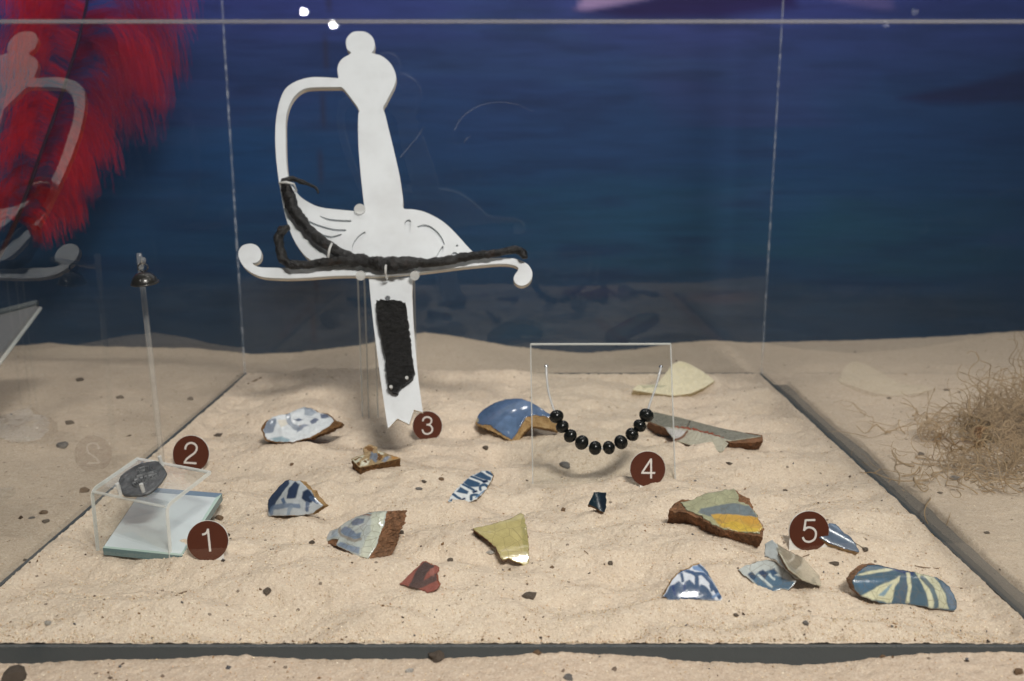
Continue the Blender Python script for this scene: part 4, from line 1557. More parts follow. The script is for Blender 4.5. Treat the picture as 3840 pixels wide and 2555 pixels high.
# A: lumpy blue-white bowl rim, left of the blade tip
A = [(115, 350), (150, 292), (200, 256), (270, 240), (340, 235), (420, 190), (490, 150), (560, 160), (610, 190), (640, 206), (700, 202), (750, 240), (760, 272), (720, 330), (640, 390),
     (540, 440), (380, 470), (250, 456), (150, 430)]
sherd('blue-white lumpy glazed rim sherd left of the white blade tip', C6([(200, 474), (620, 458)]), 30, C6(A), 'brown_clay', 'glaze_rough', (206, 212, 216),
      [P(C6, [(120, 345), (160, 285), (235, 265), (240, 330), (215, 385), (130, 380)], SLT, .9), P(C6, [(490, 165), (560, 165), (605, 205), (570, 245), (500, 240)], (140, 152, 166), .8),
       P(C6, [(640, 215), (700, 208), (725, 235), (690, 260), (645, 262)], (88, 98, 120)), P(C6, [(550, 310), (590, 270), (630, 278), (610, 315), (565, 335)], (96, 106, 128)),
       P(C6, [(400, 285), (450, 272), (490, 290), (440, 302)], (92, 102, 124)), P(C6, [(430, 345), (500, 330), (540, 345), (480, 375), (425, 400)], (118, 128, 148), .8),
       L(C6, [(350, 250), (360, 310), (400, 350), (440, 360)], 22, (128, 138, 152), .8), P(C6, [(180, 425), (300, 435), (370, 450), (340, 470), (230, 455)], (128, 158, 172), .8),
       P(C6, [(250, 290), (330, 285), (350, 340), (280, 360)], (216, 208, 190), .7)],
      roll=4, body=C6(A[:16] + [(300, 474), (150, 436), (110, 400), (95, 345), (130, 290), (200, 250)] if False else [(95, 340), (130, 285), (200, 250), (340, 228), (420, 182), (490, 145), (565, 152), (640, 196), (705, 186), (755, 232), (790, 262), (838, 252), (828, 292), (760, 345), (680, 392), (560, 440), (380, 472), (250, 460), (140, 436)]),
      ext=(2, 12, 0.012), relief=0.0022, relief_scale=90, bulge=[(0.0055, 80), (0.003, 0)])
# B: small flaking chunk
Bp = [(925, 592), (985, 565), (1040, 550), (1036, 492), (1090, 456), (1160, 480), (1168, 512), (1230, 532), (1300, 560), (1376, 582), (1280, 606), (1180, 632), (1000, 666)]
sherd('small brown chunk with flaking cream and grey glaze', C6([(980, 765), (1380, 660)]), 16, C6(Bp), 'brown_clay', 'matte_glaze', (150, 128, 92),
      [P(C6, [(930, 595), (1000, 562), (1050, 560), (1000, 610), (960, 625)], (178, 176, 156)), P(C6, [(1000, 660), (1020, 610), (1070, 588), (1100, 612), (1080, 645)], (206, 202, 180)),
       P(C6, [(1095, 600), (1110, 545), (1150, 540), (1175, 590), (1150, 620)], (112, 120, 132)), P(C6, [(1200, 612), (1250, 580), (1280, 590), (1240, 615)], (118, 126, 140)),
       P(C6, [(1170, 575), (1210, 548), (1225, 580), (1190, 606)], (176, 138, 72)), P(C6, [(1290, 580), (1350, 565), (1372, 584), (1300, 600)], (170, 122, 58)),
       P(C6, [(1170, 520), (1220, 530), (1230, 550), (1180, 548)], (190, 188, 170)), P(C6, [(1045, 500), (1090, 462), (1150, 485), (1140, 520), (1060, 540)], (164, 136, 98))],
      ext=(-3, 40, 0.008), relief=0.005, relief_scale=200, lift=0.0105, spacing=0.0006)
# C: dark blue and white, standing
Cp = [(160, 1116), (155, 972), (200, 920), (280, 832), (310, 796), (350, 780), (420, 800), (450, 790), (500, 832), (560, 892), (610, 972), (642, 1012), (560, 1086), (450, 1116), (300, 1118)]
sherd('upright dark blue and white painted sherd near the left of the tray', C6([(160, 1118), (460, 1118)]), 60, C6(Cp), 'buff_clay', 'glaze', (176, 182, 186),
      [P(C6, [(155, 1060), (155, 970), (200, 915), (310, 790), (355, 780), (370, 820), (330, 890), (250, 1000), (190, 1090)], (50, 64, 90)),
       P(C6, [(360, 960), (370, 860), (420, 800), (470, 830), (450, 900), (440, 960)], (44, 58, 84)), P(C6, [(480, 960), (500, 890), (540, 870), (590, 940), (560, 990), (510, 990)], (40, 54, 78)),
       P(C6, [(300, 970), (330, 950), (360, 1000), (330, 1020)], (84, 104, 132)), L(C6, [(200, 1100), (220, 1050), (330, 1030), (450, 1030)], 20, (92, 112, 140), .8),
       L(C6, [(520, 1060), (530, 1000)], 14, (90, 104, 128)), L(C6, [(560, 950), (600, 990)], 14, (70, 90, 120)), L(C6, [(360, 1110), (400, 1040)], 16, (130, 146, 164), .8)],
      ext=(12, 10, 0.010), relief=0.0010, relief_scale=80, bulge=[(0.004, None)])
# D: big one with thick terracotta edge
Dp = [(680, 1262), (700, 1240), (800, 1230), (900, 1160), (960, 1130), (1080, 1086), (1240, 1058), (1226, 1190), (1155, 1390), (1072, 1502), (1000, 1490), (900, 1452), (800, 1402), (830, 1342), (760, 1336), (700, 1342), (660, 1302)]
sherd('grey-blue swirled tile sherd with a thick terracotta broken edge', C6([(720, 1356), (1072, 1504)]), 34, C6(Dp), 'terracotta', 'glaze_crackle', (176, 182, 178),
      [P(C6, [(930, 1190), (980, 1140), (1060, 1160), (1058, 1200), (1000, 1230), (950, 1220)], (112, 124, 140)), P(C6, [(830, 1260), (870, 1220), (930, 1240), (990, 1300), (1040, 1290), (1030, 1335), (960, 1350), (880, 1320)], (116, 130, 148)),
       P(C6, [(800, 1400), (840, 1370), (920, 1400), (1020, 1420), (1000, 1480), (900, 1450)], (124, 138, 156)), P(C6, [(670, 1290), (720, 1250), (810, 1240), (820, 1320), (710, 1335)], (152, 166, 180), .8),
       L(C6, [(820, 1235), (850, 1310), (950, 1360), (1030, 1345)], 12, (134, 120, 104), .7), P(C6, [(1115, 1085), (1240, 1058), (1226, 1190), (1155, 1390), (1072, 1502), (1010, 1490), (1120, 1250)], (198, 202, 184), .85),
       P(C6, [(990, 1090), (1050, 1100), (1120, 1115), (1100, 1130), (1040, 1110)], (132, 92, 66))],
      ext=(66, 11, 0.016), relief=0.0016, relief_scale=70, bulge=[(0.003, None)], body=C6([(640, 1310), (690, 1236), (800, 1226), (900, 1156), (960, 1126), (1080, 1082), (1244, 1056), (1230, 1190), (1158, 1392), (1076, 1506), (1000, 1496), (900, 1458), (800, 1408), (700, 1362), (590, 1350)]), roll=-6)
# E: blue bowl
Ep = [(655, 238), (665, 188), (700, 152), (780, 116), (880, 105), (1000, 115), (1080, 146), (1170, 190), (1236, 220), (1100, 228), (1040, 252), (1000, 300), (960, 352), (918, 386), (860, 366), (800, 326), (770, 302), (700, 290), (665, 262)]
sherd('large domed plain blue glazed sherd behind the clear panel', C7([(720, 392), (1100, 396)]), 36, C7(Ep), 'buff_clay', 'glaze_smooth', (84, 106, 138),
      [P(C7, [(800, 330), (900, 250), (970, 260), (960, 350), (915, 384)], (104, 130, 166), .6), P(C7, [(640, 250), (668, 190), (700, 150), (790, 112), (740, 160), (690, 220)], (82, 106, 146), .6), P(C7, [(652, 220), (668, 230), (676, 262), (655, 262)], (190, 180, 140))],
      bulge=[(0.008, None)], ext=(6, 14, 0.012), body=C7([(648, 262), (662, 186), (700, 150), (780, 113), (880, 102), (1000, 112), (1080, 143), (1170, 188), (1240, 222), (1238, 284), (1130, 292), (1060, 300), (1000, 346), (960, 396), (900, 392), (800, 350), (700, 302)]), jit=0.2)
# F: striped leaf
Fp = [(450, 840), (500, 770), (560, 706), (620, 656), (700, 618), (760, 620), (782, 650), (770, 692), (720, 770), (660, 826), (590, 852), (520, 850)]
BL2 = (60, 86, 112)
sherd('narrow white sherd with dark blue stripes in the middle of the tray', C7([(450, 844), (620, 856)]), 24, C7(Fp), 'buff_clay', 'glaze_smooth', (222, 226, 226),
      [P(C7, [(640, 655), (690, 625), (770, 668), (768, 690), (700, 680)], BL2), P(C7, [(565, 710), (600, 672), (690, 710), (680, 735), (610, 738)], BL2), P(C7, [(510, 775), (540, 738), (600, 770), (590, 790)], BL2),
       P(C7, [(450, 842), (480, 822), (500, 835), (480, 845)], BL2), L(C7, [(560, 720), (640, 760)], 10, BL2), L(C7, [(620, 658), (720, 700)], 9, BL2), L(C7, [(480, 785), (540, 822)], 10, BL2),
       P(C7, [(705, 690), (740, 682), (748, 700), (710, 712)], DBL), P(C7, [(625, 770), (660, 758), (668, 772), (635, 784)], DBL), P(C7, [(540, 830), (575, 818), (580, 832), (550, 838)], DBL),
       L(C7, [(690, 760), (690, 735), (720, 722), (742, 735)], 12, BL2), L(C7, [(620, 830), (622, 802), (655, 795), (680, 810)], 12, BL2), L(C7, [(735, 625), (778, 650)], 10, BL2), L(C7, [(655, 815), (720, 765)], 6, (110, 140, 170))],
      ext=(5, 5, 0.008), warp=3)
# G: yellow-green curved
Gp = [(632, 1080), (760, 1050), (900, 1010), (985, 955), (1010, 975), (1026, 1060), (1040, 1180), (1046, 1280), (1030, 1346), (980, 1312), (900, 1292), (852, 1300), (800, 1222), (720, 1152), (690, 1130)]
sherd('curved olive-yellow crackle-glazed sherd with a red broken end', C7([(880, 1330)])[0], 30, C7(Gp), 'terracotta', 'glaze_crackle', (178, 166, 114),
      [P(C7, [(1000, 965), (1030, 1060), (1046, 1280), (1030, 1345), (1000, 1200), (985, 1040)], (150, 144, 92), .6)],
      bulge=[(0.007, 105)], ext=(-4, 26, 0.010), jit=0.08, lift=0.003)
# H: small dark teal
Hp = [(1480, 872), (1500, 832), (1520, 790), (1560, 788), (1612, 778), (1614, 850), (1602, 932), (1560, 922), (1530, 896)]
sherd('tiny dark teal glassy sherd below the bead necklace', C7([(1580, 928)])[0], 50, C7(Hp), 'brown_clay', 'glaze_smooth', (24, 42, 52),
      [P(C7, [(1560, 790), (1614, 778), (1614, 850), (1602, 932), (1570, 920)], (20, 32, 44))], bulge=[(0.0035, 10)], thick=0.005, spacing=0.0005)
# I: red slip with black bands
Ip = [(95, 1450), (160, 1388), (270, 1285), (330, 1310), (376, 1330), (378, 1352), (360, 1382), (370, 1440), (386, 1460), (370, 1482), (300, 1512), (200, 1476)]
sherd('small red sherd crossed by dark painted bands near the front', C7([(110, 1456), (310, 1514)]), 24, C7(Ip), 'red_clay', 'slip', (138, 76, 66),
      [L(C7, [(320, 1300), (270, 1350), (220, 1430), (200, 1475)], 42, (66, 52, 52)), L(C7, [(210, 1470), (290, 1440), (365, 1400)], 26, (78, 58, 56)), P(C7, [(320, 1340), (350, 1330), (355, 1400), (320, 1380)], (164, 108, 98), .7)],
      ext=(4, 7, 0.008))
# J: cream sherd at the back
Jp = [(1060, 520), (1110, 476), (1280, 470), (1380, 350), (1430, 282), (1490, 256), (1560, 270), (1700, 346), (1800, 420), (1816, 440), (1720, 500), (1600, 552), (1450, 572), (1300, 556), (1180, 540)]
sherd('broad cream sherd lying at the back right of the tray', C8([(1180, 590), (1700, 570)]), 16, C8(Jp), 'cream_clay', 'matte_glaze', (224, 214, 182),
      [P(C8, [(1130, 480), (1290, 478), (1380, 480), (1320, 500), (1150, 500)], (168, 166, 140), .7), P(C8, [(1430, 290), (1490, 262), (1600, 300), (1500, 320)], (216, 206, 168), .6)],
      ext=(0, 20, 0.008), lift=0.005)
# K: long grey-green glazed rim
k0, kn = plane_edge(*C8([(1450, 1000), (1880, 1100)]), 42, 0.001)
kt = thing('pottery_sherd', 'long grey-green rim sherd with brown broken ends right of the necklace', 'pottery sherd', k0, 'pottery sherds laid out on the sand')
Kf = [(1345, 858), (1560, 880), (1760, 925), (1960, 988), (1880, 1096), (1700, 1060), (1560, 1020), (1450, 990)]
sherd_piece(kt, k0, kn, C8(Kf), 'red_clay', 'glaze_crackle', (176, 172, 152), [P(C8, [(1350, 862), (1560, 905), (1450, 988)], (196, 194, 190)), L(C8, [(1565, 905), (1530, 945), (1455, 985)], 10, (120, 84, 60))],
            ext=(14, -4, 0.012), gname='wall_glaze', bname='wall_clay')
ka = on_plane(*C8([(1345, 858)])[0], k0, kn); kb = on_plane(*C8([(1960, 988)])[0], k0, kn)
ktop = at_depth(*C8([(1700, 830)])[0], (ka.lerp(kb, 0.5) - CAMP).dot(FWD) / H + 0.13)
q0, qn = plane3(ka, kb, ktop)
Kt = [(1225, 812), (1245, 722), (1500, 776), (1700, 830), (1900, 880), (2245, 945), (2150, 962), (1960, 988), (1760, 925), (1560, 880), (1345, 858)]
sherd_piece(kt, q0, qn, C8(Kt), 'terracotta', 'glaze_crackle', (158, 154, 136), [L(C8, [(1590, 810), (1560, 890)], 5, (110, 100, 80))], ext=(4, 34, 0.012), gname='rim_glaze', bname='rim_clay',
            body=C8([(1200, 818), (1245, 720), (1500, 773), (1700, 827), (1900, 877), (2255, 928), (2262, 980), (2150, 1000), (1960, 1000), (1760, 930), (1560, 886), (1345, 864)]))
# L: large chunky tile corner, yellow and grey
Lp = [(290, 196), (370, 180), (460, 136), (670, 100), (700, 140), (702, 186), (770, 214), (800, 240), (840, 300), (872, 372), (850, 416), (700, 406), (600, 386), (520, 350), (450, 302), (330, 250)]
sherd('thick tile sherd with yellow and grey bands on rough red clay', C9([(260, 350), (870, 514)]), 24, C9(Lp), 'terracotta', 'glaze_crackle', (160, 160, 130),
      [P(C9, [(415, 270), (440, 240), (700, 202), (780, 225), (800, 250), (838, 304), (700, 286), (500, 300)], (112, 122, 126)), P(C9, [(505, 285), (540, 278), (700, 288), (840, 305), (872, 375), (850, 414), (700, 405), (570, 375)], (196, 158, 78)),
       P(C9, [(680, 290), (840, 306), (865, 350), (760, 350)], (200, 152, 70), .7), P(C9, [(560, 350), (660, 330), (840, 390), (840, 414), (700, 404)], (206, 176, 72), .7), P(C9, [(500, 300), (540, 320), (580, 370), (500, 340)], (168, 164, 126), .8)],
      ext=(4, 66, 0.014), lift=0.0165, body=C9([(205, 252), (240, 202), (300, 172), (368, 176), (460, 132), (670, 97), (715, 135), (780, 165), (805, 235), (845, 300), (880, 375), (872, 440), (700, 412), (600, 394), (515, 358), (440, 312), (330, 262), (250, 262)]), jit=0.2, jag=1.8)
# M: blue-grey behind disc five
Mp = [(1280, 400), (1340, 362), (1386, 366), (1440, 430), (1500, 480), (1552, 572), (1480, 556), (1340, 506), (1270, 470)]
sherd('blue-grey curved sherd half hidden behind the disc numbered 5', C9([(1340, 510), (1550, 576)]), 36, C9(Mp), 'buff_clay', 'glaze_smooth', (90, 104, 122),
      [P(C9, [(1350, 365), (1386, 366), (1440, 430), (1400, 430)], (120, 138, 160), .6)], bulge=[(0.004, 60)], thick=0.005)
# N: small blue and white in front
Np = [(168, 862), (220, 770), (290, 695), (350, 680), (372, 655), (436, 638), (500, 732), (592, 882), (580, 896), (400, 886), (230, 890)]
NB_ = (58, 84, 116)
sherd('small triangular blue and white scalloped sherd at the front right', C9([(230, 892), (580, 898)]), 35, C9(Np), 'buff_clay', 'glaze_smooth', (208, 214, 224),
      [P(C9, [(170, 865), (215, 800), (240, 790), (270, 770), (310, 800), (315, 780), (350, 760), (380, 790), (400, 820), (430, 790), (460, 800), (500, 840), (540, 890), (230, 892)], NB_),
       L(C9, [(275, 705), (310, 690), (345, 700), (395, 722), (450, 720), (520, 800), (570, 870)], 17, (50, 80, 118)), L(C9, [(290, 700), (300, 770)], 13, NB_), L(C9, [(400, 720), (402, 810)], 17, NB_),
       P(C9, [(372, 660), (420, 650), (480, 710), (500, 740), (450, 700), (380, 690)], (112, 142, 182)), L(C9, [(420, 645), (500, 735)], 12, NB_), L(C9, [(250, 860), (230, 800)], 8, (32, 60, 112)), L(C9, [(400, 880), (400, 830)], 8, (34, 62, 114)),
       L(C9, [(310, 870), (312, 800)], 8, (34, 62, 114)), L(C9, [(520, 870), (580, 840)], 9, (110, 140, 180)), L(C9, [(510, 830), (500, 800)], 12, NB_)],
      ext=(3, 4, 0.007), warp=3, bulge=[(0.002, None)])
# O: flanged rim sherd in two planes
o0, on_ = plane_of(C9([(940, 860)])[0], 30, -10, 0.003)
ot = thing('pottery_sherd', 'flanged rim sherd with blue blobs and a raised white ridge, front right', 'pottery sherd', o0, 'pottery sherds laid out on the sand')
Of = [(698, 660), (760, 622), (880, 584), (960, 600), (1030, 660), (1118, 742), (1060, 796), (1010, 790), (950, 812), (880, 800), (800, 742)]
sherd_piece(ot, o0, on_, C9(Of), 'terracotta', 'glaze_crackle', (180, 186, 184),
            [P(C9, [(770, 690), (790, 676), (820, 690), (850, 660), (890, 670), (930, 655), (960, 690), (1000, 700), (1100, 750), (1060, 796), (1010, 788), (950, 812), (880, 800), (800, 730)], (76, 106, 130)),
             P(C9, [(766, 690), (800, 670), (830, 700), (815, 728), (785, 720)], (36, 66, 96)), P(C9, [(845, 665), (880, 650), (915, 685), (890, 712), (855, 695)], (32, 60, 92)), P(C9, [(925, 660), (960, 645), (982, 680), (948, 696)], (44, 74, 104)),
             L(C9, [(845, 690), (880, 720), (940, 775)], 10, (190, 200, 200)), L(C9, [(925, 690), (960, 720)], 9, (190, 200, 200))],
            ext=(6, 34, 0.008), gname='bowl_glaze', bname='bowl_clay', bulge=[(-0.004, 20)])
oa = on_plane(*C9([(960, 600)])[0], o0, on_); ob = on_plane(*C9([(1130, 750)])[0], o0, on_)
oc = at_depth(*C9([(935, 465)])[0], (oa - CAMP).dot(FWD) / H + 0.02)
r0, rn = plane3(oa, ob, oc)
Or = [(888, 585), (892, 492), (938, 464), (976, 500), (992, 552), (1062, 672), (1160, 745), (1118, 752), (1030, 672), (960, 608)]
sherd_piece(ot, r0, rn, C9(Or), 'brown_clay', 'glaze', (178, 186, 188), [L(C9, [(985, 530), (1062, 680), (1150, 748)], 14, (132, 130, 118))], ext=(3, 6, 0.004), gname='ridge_glaze', bname='ridge_clay')
og = on_plane(*C9([(990, 540)])[0], r0, rn); oh = on_plane(*C9([(1160, 748)])[0], r0, rn)
oi = ground(*C9([(1288, 800)])[0], 0.003)
s0, sn = plane3(og, oh, oi)
Os = [(978, 492), (1050, 540), (1160, 590), (1282, 722), (1294, 792), (1230, 776), (1165, 750), (1064, 672), (994, 552)]
sherd_piece(ot, s0, sn, C9(Os), 'brown_clay', 'glaze_crackle', (176, 172, 152), [], ext=(0, 9, 0.006), gname='flange_glaze', bname='flange_clay')
# P: large leaf-shaped blue with pale rays
Pp = [(1490, 782), (1540, 720), (1612, 655), (1690, 650), (1800, 690), (1940, 720), (2100, 766), (2180, 832), (2240, 920), (2252, 968), (2190, 972), (2060, 956), (1900, 932), (1750, 936), (1620, 906), (1570, 890), (1510, 842)]
PB, PW = (66, 94, 112), (206, 204, 172)
sherd('large blue sherd with pale radiating rays at the far front right', C9([(1560, 900), (2200, 976)]), 32, C9(Pp), 'terracotta', 'glaze_crackle', PB,
      [P(C9, [(1690, 650), (1800, 690), (1940, 722), (1920, 760), (1860, 730), (1780, 700)], (34, 58, 104), .9), P(C9, [(1530, 750), (1600, 715), (1740, 688), (1800, 695), (1780, 705), (1620, 735), (1560, 752)], PW),
       P(C9, [(1560, 890), (1640, 850), (1840, 752), (1800, 830), (1780, 930), (1640, 910)], PW), P(C9, [(1680, 890), (1740, 840), (1780, 800), (1760, 850), (1720, 895)], (128, 156, 170)),
       P(C9, [(1880, 720), (1905, 720), (1912, 830), (1908, 932), (1880, 930), (1886, 820)], PW), P(C9, [(1940, 724), (1980, 728), (2060, 830), (2100, 960), (2050, 955), (2000, 840)], PW, .95),
       P(C9, [(1975, 726), (2070, 756), (2140, 860), (2190, 970), (2110, 964), (2060, 840)], PW, .85), L(C9, [(1990, 760), (2060, 850), (2100, 950)], 20, PB, .9), P(C9, [(2120, 800), (2180, 835), (2250, 960), (2200, 970)], (104, 122, 142), .9),
       P(C9, [(1800, 930), (1830, 830), (1880, 740), (1884, 930)], (72, 92, 112), .7), P(C9, [(1500, 800), (1560, 780), (1760, 770), (1640, 830), (1580, 870)], (64, 100, 128), .7)],
      bulge=[(0.005, 95)], ext=(-3, 8, 0.010), jit=0.16)

# ------------------------------------------------------------------ red plume behind the left pane
def feather():
    Dp = 4.35
    base = outer_ground(-420, 1560)
    shaft_px = [(-150, 1300), (-60, 1080), (60, 830), (160, 560), (240, 330), (300, 130), (335, -40), (355, -180), (372, -310)]
    P3 = [base - Vector((0, 0, 0.01))] + [at_depth(a, b, Dp - 0.05 * i) for i, (a, b) in enumerate(shaft_px)]
    path = [Vector(p) for p in catmull([tuple(p) for p in P3], 14)]
    t = thing('red_ostrich_plume', 'large drooping red plume with a dark shaft beyond the left pane', 'feather', base)
    v, f_ = tube(path, [0.0030 * (1 - 0.75 * i / len(path)) + 0.0004 for i in range(len(path))], 8)
    mesh_obj('shaft', v, f_, 'shaft', t, smooth=True)
    V, Fc, Cc = [], [], []
    n0 = 42
    for side, cnt, Lm in ((1, 5200, 0.122), (-1, 3600, 0.110)):
        clumps = [(rnd.random(), rnd.uniform(0.0, 0.6), rnd.uniform(-0.5, 0.5), rnd.uniform(0.7, 1.12), rnd.uniform(0.55, 1.25)) for _k in range(64)]
        for _ in range(cnt):
            cl = rnd.choice(clumps)
            u = min(0.999, max(0.0, cl[0] + rnd.gauss(0, 0.012)))
            i = int(n0 + u * (len(path) - n0 - 2))
            p = path[i].lerp(path[i + 1], rnd.random())
            d = (path[i + 1] - path[i - 1]).normalized()
            out = Vector((side, 0, 0)) + Vector((0, cl[2] + rnd.gauss(0, 0.12), 0))
            dirv = (out * 1.0 + d * (cl[1] + rnd.gauss(0, 0.10))).normalized()
            ln = Lm * cl[3] * rnd.uniform(0.55, 1.12) * min(1.2, 0.58 + 1.1 * u)
            tgt = Vector((side * 0.10, rnd.uniform(-.15, .15), -1.0)).normalized()
            seg = 11
            k = len(V)
            shade = cl[4] * rnd.uniform(0.7, 1.15)
            col = np.array(lin((222, 20, 22))) * shade
            if rnd.random() < 0.06:
                col = np.array(lin((226, 70, 66)))
            ph = rnd.uniform(0, 6)
            for s in range(seg + 1):
                f = s / seg
                w_ = 0.00030 * (1 - 0.7 * f)
                V.append(p + Vector((w_, 0, 0))); V.append(p - Vector((w_ * 0.4, w_ * 0.8, 0)))
                Cc += [col, col]
                if s < seg:
                    Fc.append((k + 2 * s, k + 2 * s + 1, k + 2 * s + 3, k + 2 * s + 2))
                dv = dirv.lerp(tgt, min(1, 1.5 * f ** 1.5)).normalized()
                dv = dv + Vector((0.10 * math.sin(ph + f * 5), 0.10 * math.cos(ph * 1.3 + f * 4), 0))
                p = p + dv * (ln / seg)
    o = mesh_obj('barbs', np.array([tuple(p) for p in V]), Fc, 'barb', t, colors=np.array(Cc))
    o['kind'] = 'stuff'


feather()

# ------------------------------------------------------------------ neighbouring stand at the left edge
D0 = 3.45
apex = at_depth(147, 1150, D0)
ns = thing('slanted_display_stand', 'slanted grey and clear stand with a dark rear edge reaching in at the left edge', 'display stand', outer_ground(-260, 1500))
lft = at_depth(-330, 1268, D0 + 0.05)
low = at_depth(-190, 1600, D0 - 0.50)
far = lft + (low - apex)
nrm = (lft - apex).cross(low - apex).normalized()
if nrm.z < 0:
    nrm = -nrm
tq = [apex, lft, far, low]
q = [p + nrm * 0.0035 for p in tq]
mesh_obj('grey_top', [p + nrm * 0.0002 for p in tq] + q, [(0, 1, 2, 3), (7, 6, 5, 4), (0, 4, 5, 1), (1, 5, 6, 2), (2, 6, 7, 3), (3, 7, 4, 0)], 'satin_grey', ns)
q = [p - nrm * 0.005 for p in tq]
mesh_obj('clear_top', tq + q, [(0, 1, 2, 3), (7, 6, 5, 4), (0, 4, 5, 1), (1, 5, 6, 2), (2, 6, 7, 3), (3, 7, 4, 0)], 'sheet', ns)
v, f_ = tube([apex + nrm * 0.004, lft + nrm * 0.004], 0.0034, 8)
mesh_obj('dark_rear_edge', v, f_, 'tray', ns, smooth=True)
v, f_ = tube([apex - nrm * 0.002, low - nrm * 0.002], 0.0021, 10)
mesh_obj('bright_edge', v, f_, 'edge', ns, smooth=True)
for p in (lft, low):
    g = Vector((p.x, p.y, float(outer_h(p.x, p.y)) - 0.01))
    v, f_ = tube([g, p - nrm * 0.003], 0.004, 10)
    mesh_obj('leg', v, f_, 'rod', ns)

# ------------------------------------------------------------------ dried seaweed at the right
def seaweed():
    c = outer_ground(3760, 1760)
    t = thing('dried_seaweed', 'tangle of dry brown seaweed on the sand beyond the right pane', 'seaweed', c)
    parts = []
    for i in range(640):
        if i < 240:
            px = rnd.gauss(3830, 180); py = rnd.gauss(1730, 70)
            if px < 3400:
                px = rnd.uniform(3450, 3800)
            zmax = 0.022
        elif i < 600:
            px = rnd.gauss(3815, 80); py = rnd.uniform(1550, 1660)
            zmax = 0.125
        else:
            px = rnd.uniform(3230, 3600); py = rnd.uniform(1560, 1860)
            zmax = 0.008
        p = outer_ground(px, py, 0.002)
        z0 = p.z
        d = Vector((rnd.uniform(-1, 1), rnd.uniform(-1, 1), (rnd.uniform(0.0, 0.6) if i < 240 else rnd.uniform(0.4, 1.4)) if i < 600 else 0.05)).normalized()
        axis = Vector((rnd.uniform(-1, 1), rnd.uniform(-1, 1), rnd.uniform(-1, 1))).normalized()
        pts = [p.copy()]
        ns_ = rnd.randint(14, 30) if i < 600 else rnd.randint(9, 16)
        curl = rnd.uniform(-0.5, 0.5)
        for k in range(ns_):
            if k % 6 == 0:
                curl = rnd.choice((-1, 1)) * rnd.uniform(0.15, 0.75)
                axis = (axis + 0.8 * Vector((rnd.uniform(-1, 1), rnd.uniform(-1, 1), rnd.uniform(-1, 1)))).normalized()
            d = Matrix.Rotation(curl, 3, axis) @ d
            step = 0.0038
            p = p + d * step
            gz = float(outer_h(p.x, p.y)) + 0.001
            if p.z < gz:
                p.z = gz; d.z = abs(d.z) * 0.5
            if p.z > z0 + zmax:
                p.z = z0 + zmax; d.z = -abs(d.z)
            pts.append(p.copy())
        r0_ = rnd.uniform(0.00026, 0.00062)
        cp = catmull([tuple(x) for x in pts], 2)
        parts.append(tube([Vector(x) for x in cp], [r0_ * (1.15 - 0.75 * k / len(cp)) for k in range(len(cp))], 5))
    v, f_ = join(parts)
    o = mesh_obj('strands', v, f_, 'weed', t, smooth=True)
    o['kind'] = 'stuff'
    pc = outer_ground(3490, 1650, 0.010)
    parts = []
    for i in range(20):
        d = Vector((rnd.gauss(0, 1), rnd.gauss(0, 1), rnd.gauss(0, 1))).normalized()
        q = d.orthogonal().normalized()
        q = Matrix.Rotation(rnd.uniform(0, 6.28), 3, d) @ q
        w_ = d.cross(q)
        rr = rnd.uniform(0.006, 0.0150)
        sp = rnd.uniform(2.0, 5.0)
        pts = [pc + (q * math.cos(a) + w_ * math.sin(a)) * rr + d * (0.004 * math.sin(a * 1.7 + i)) for a in np.linspace(0, sp, 16)]
        parts.append(tube(pts, rnd.uniform(0.00025, 0.0005), 5))
    v, f_ = join(parts)
    o = mesh_obj('curled_tuft', v, f_, 'weed', t, smooth=True)
    o['kind'] = 'stuff'


seaweed()

# ------------------------------------------------------------------ loose stones, twigs and grit
def pebble_mesh(name, seed, mat):
    bm = bmesh.new()
    bmesh.ops.create_icosphere(bm, subdivisions=2, radius=1.0)
    for v_ in bm.verts:
        w_ = v_.co * 1.4 + Vector((seed * 3.1, seed, 0))
        v_.co *= 1 + 0.45 * mnoise.noise(w_) + 0.22 * mnoise.noise(w_ * 2.7)
    me = bpy.data.meshes.new(name)
    bm.to_mesh(me); bm.free()
    me.materials.append(M[mat])
    return me


PEB = {k: [pebble_mesh('pebble', s + 10 * i, 'pebble_' + k) for s in range(3)] for i, k in enumerate(('dark', 'grey', 'brown', 'pale'))}
ALLP = []


def pebble(px, py, wpx, kind, label, outer=False, flatn=0.6, group=None, name='pebble'):
    p = outer_ground(px, py) if outer else ground(px, py)
    D = (p - CAMP).dot(FWD)
    r = 0.42 * wpx / F * D
    o = bpy.data.objects.new(name, rnd.choice(PEB[kind]))
    o.location = p + Vector((0, 0, r * flatn * 0.35))
    o.scale = (r, r * rnd.uniform(0.6, 1.0), r * flatn)
    o.rotation_euler = (rnd.uniform(-0.2, 0.2), rnd.uniform(-0.2, 0.2), rnd.uniform(-0.5, 0.5))
    COL.objects.link(o)
    return tag(o, label, 'pebble', group)


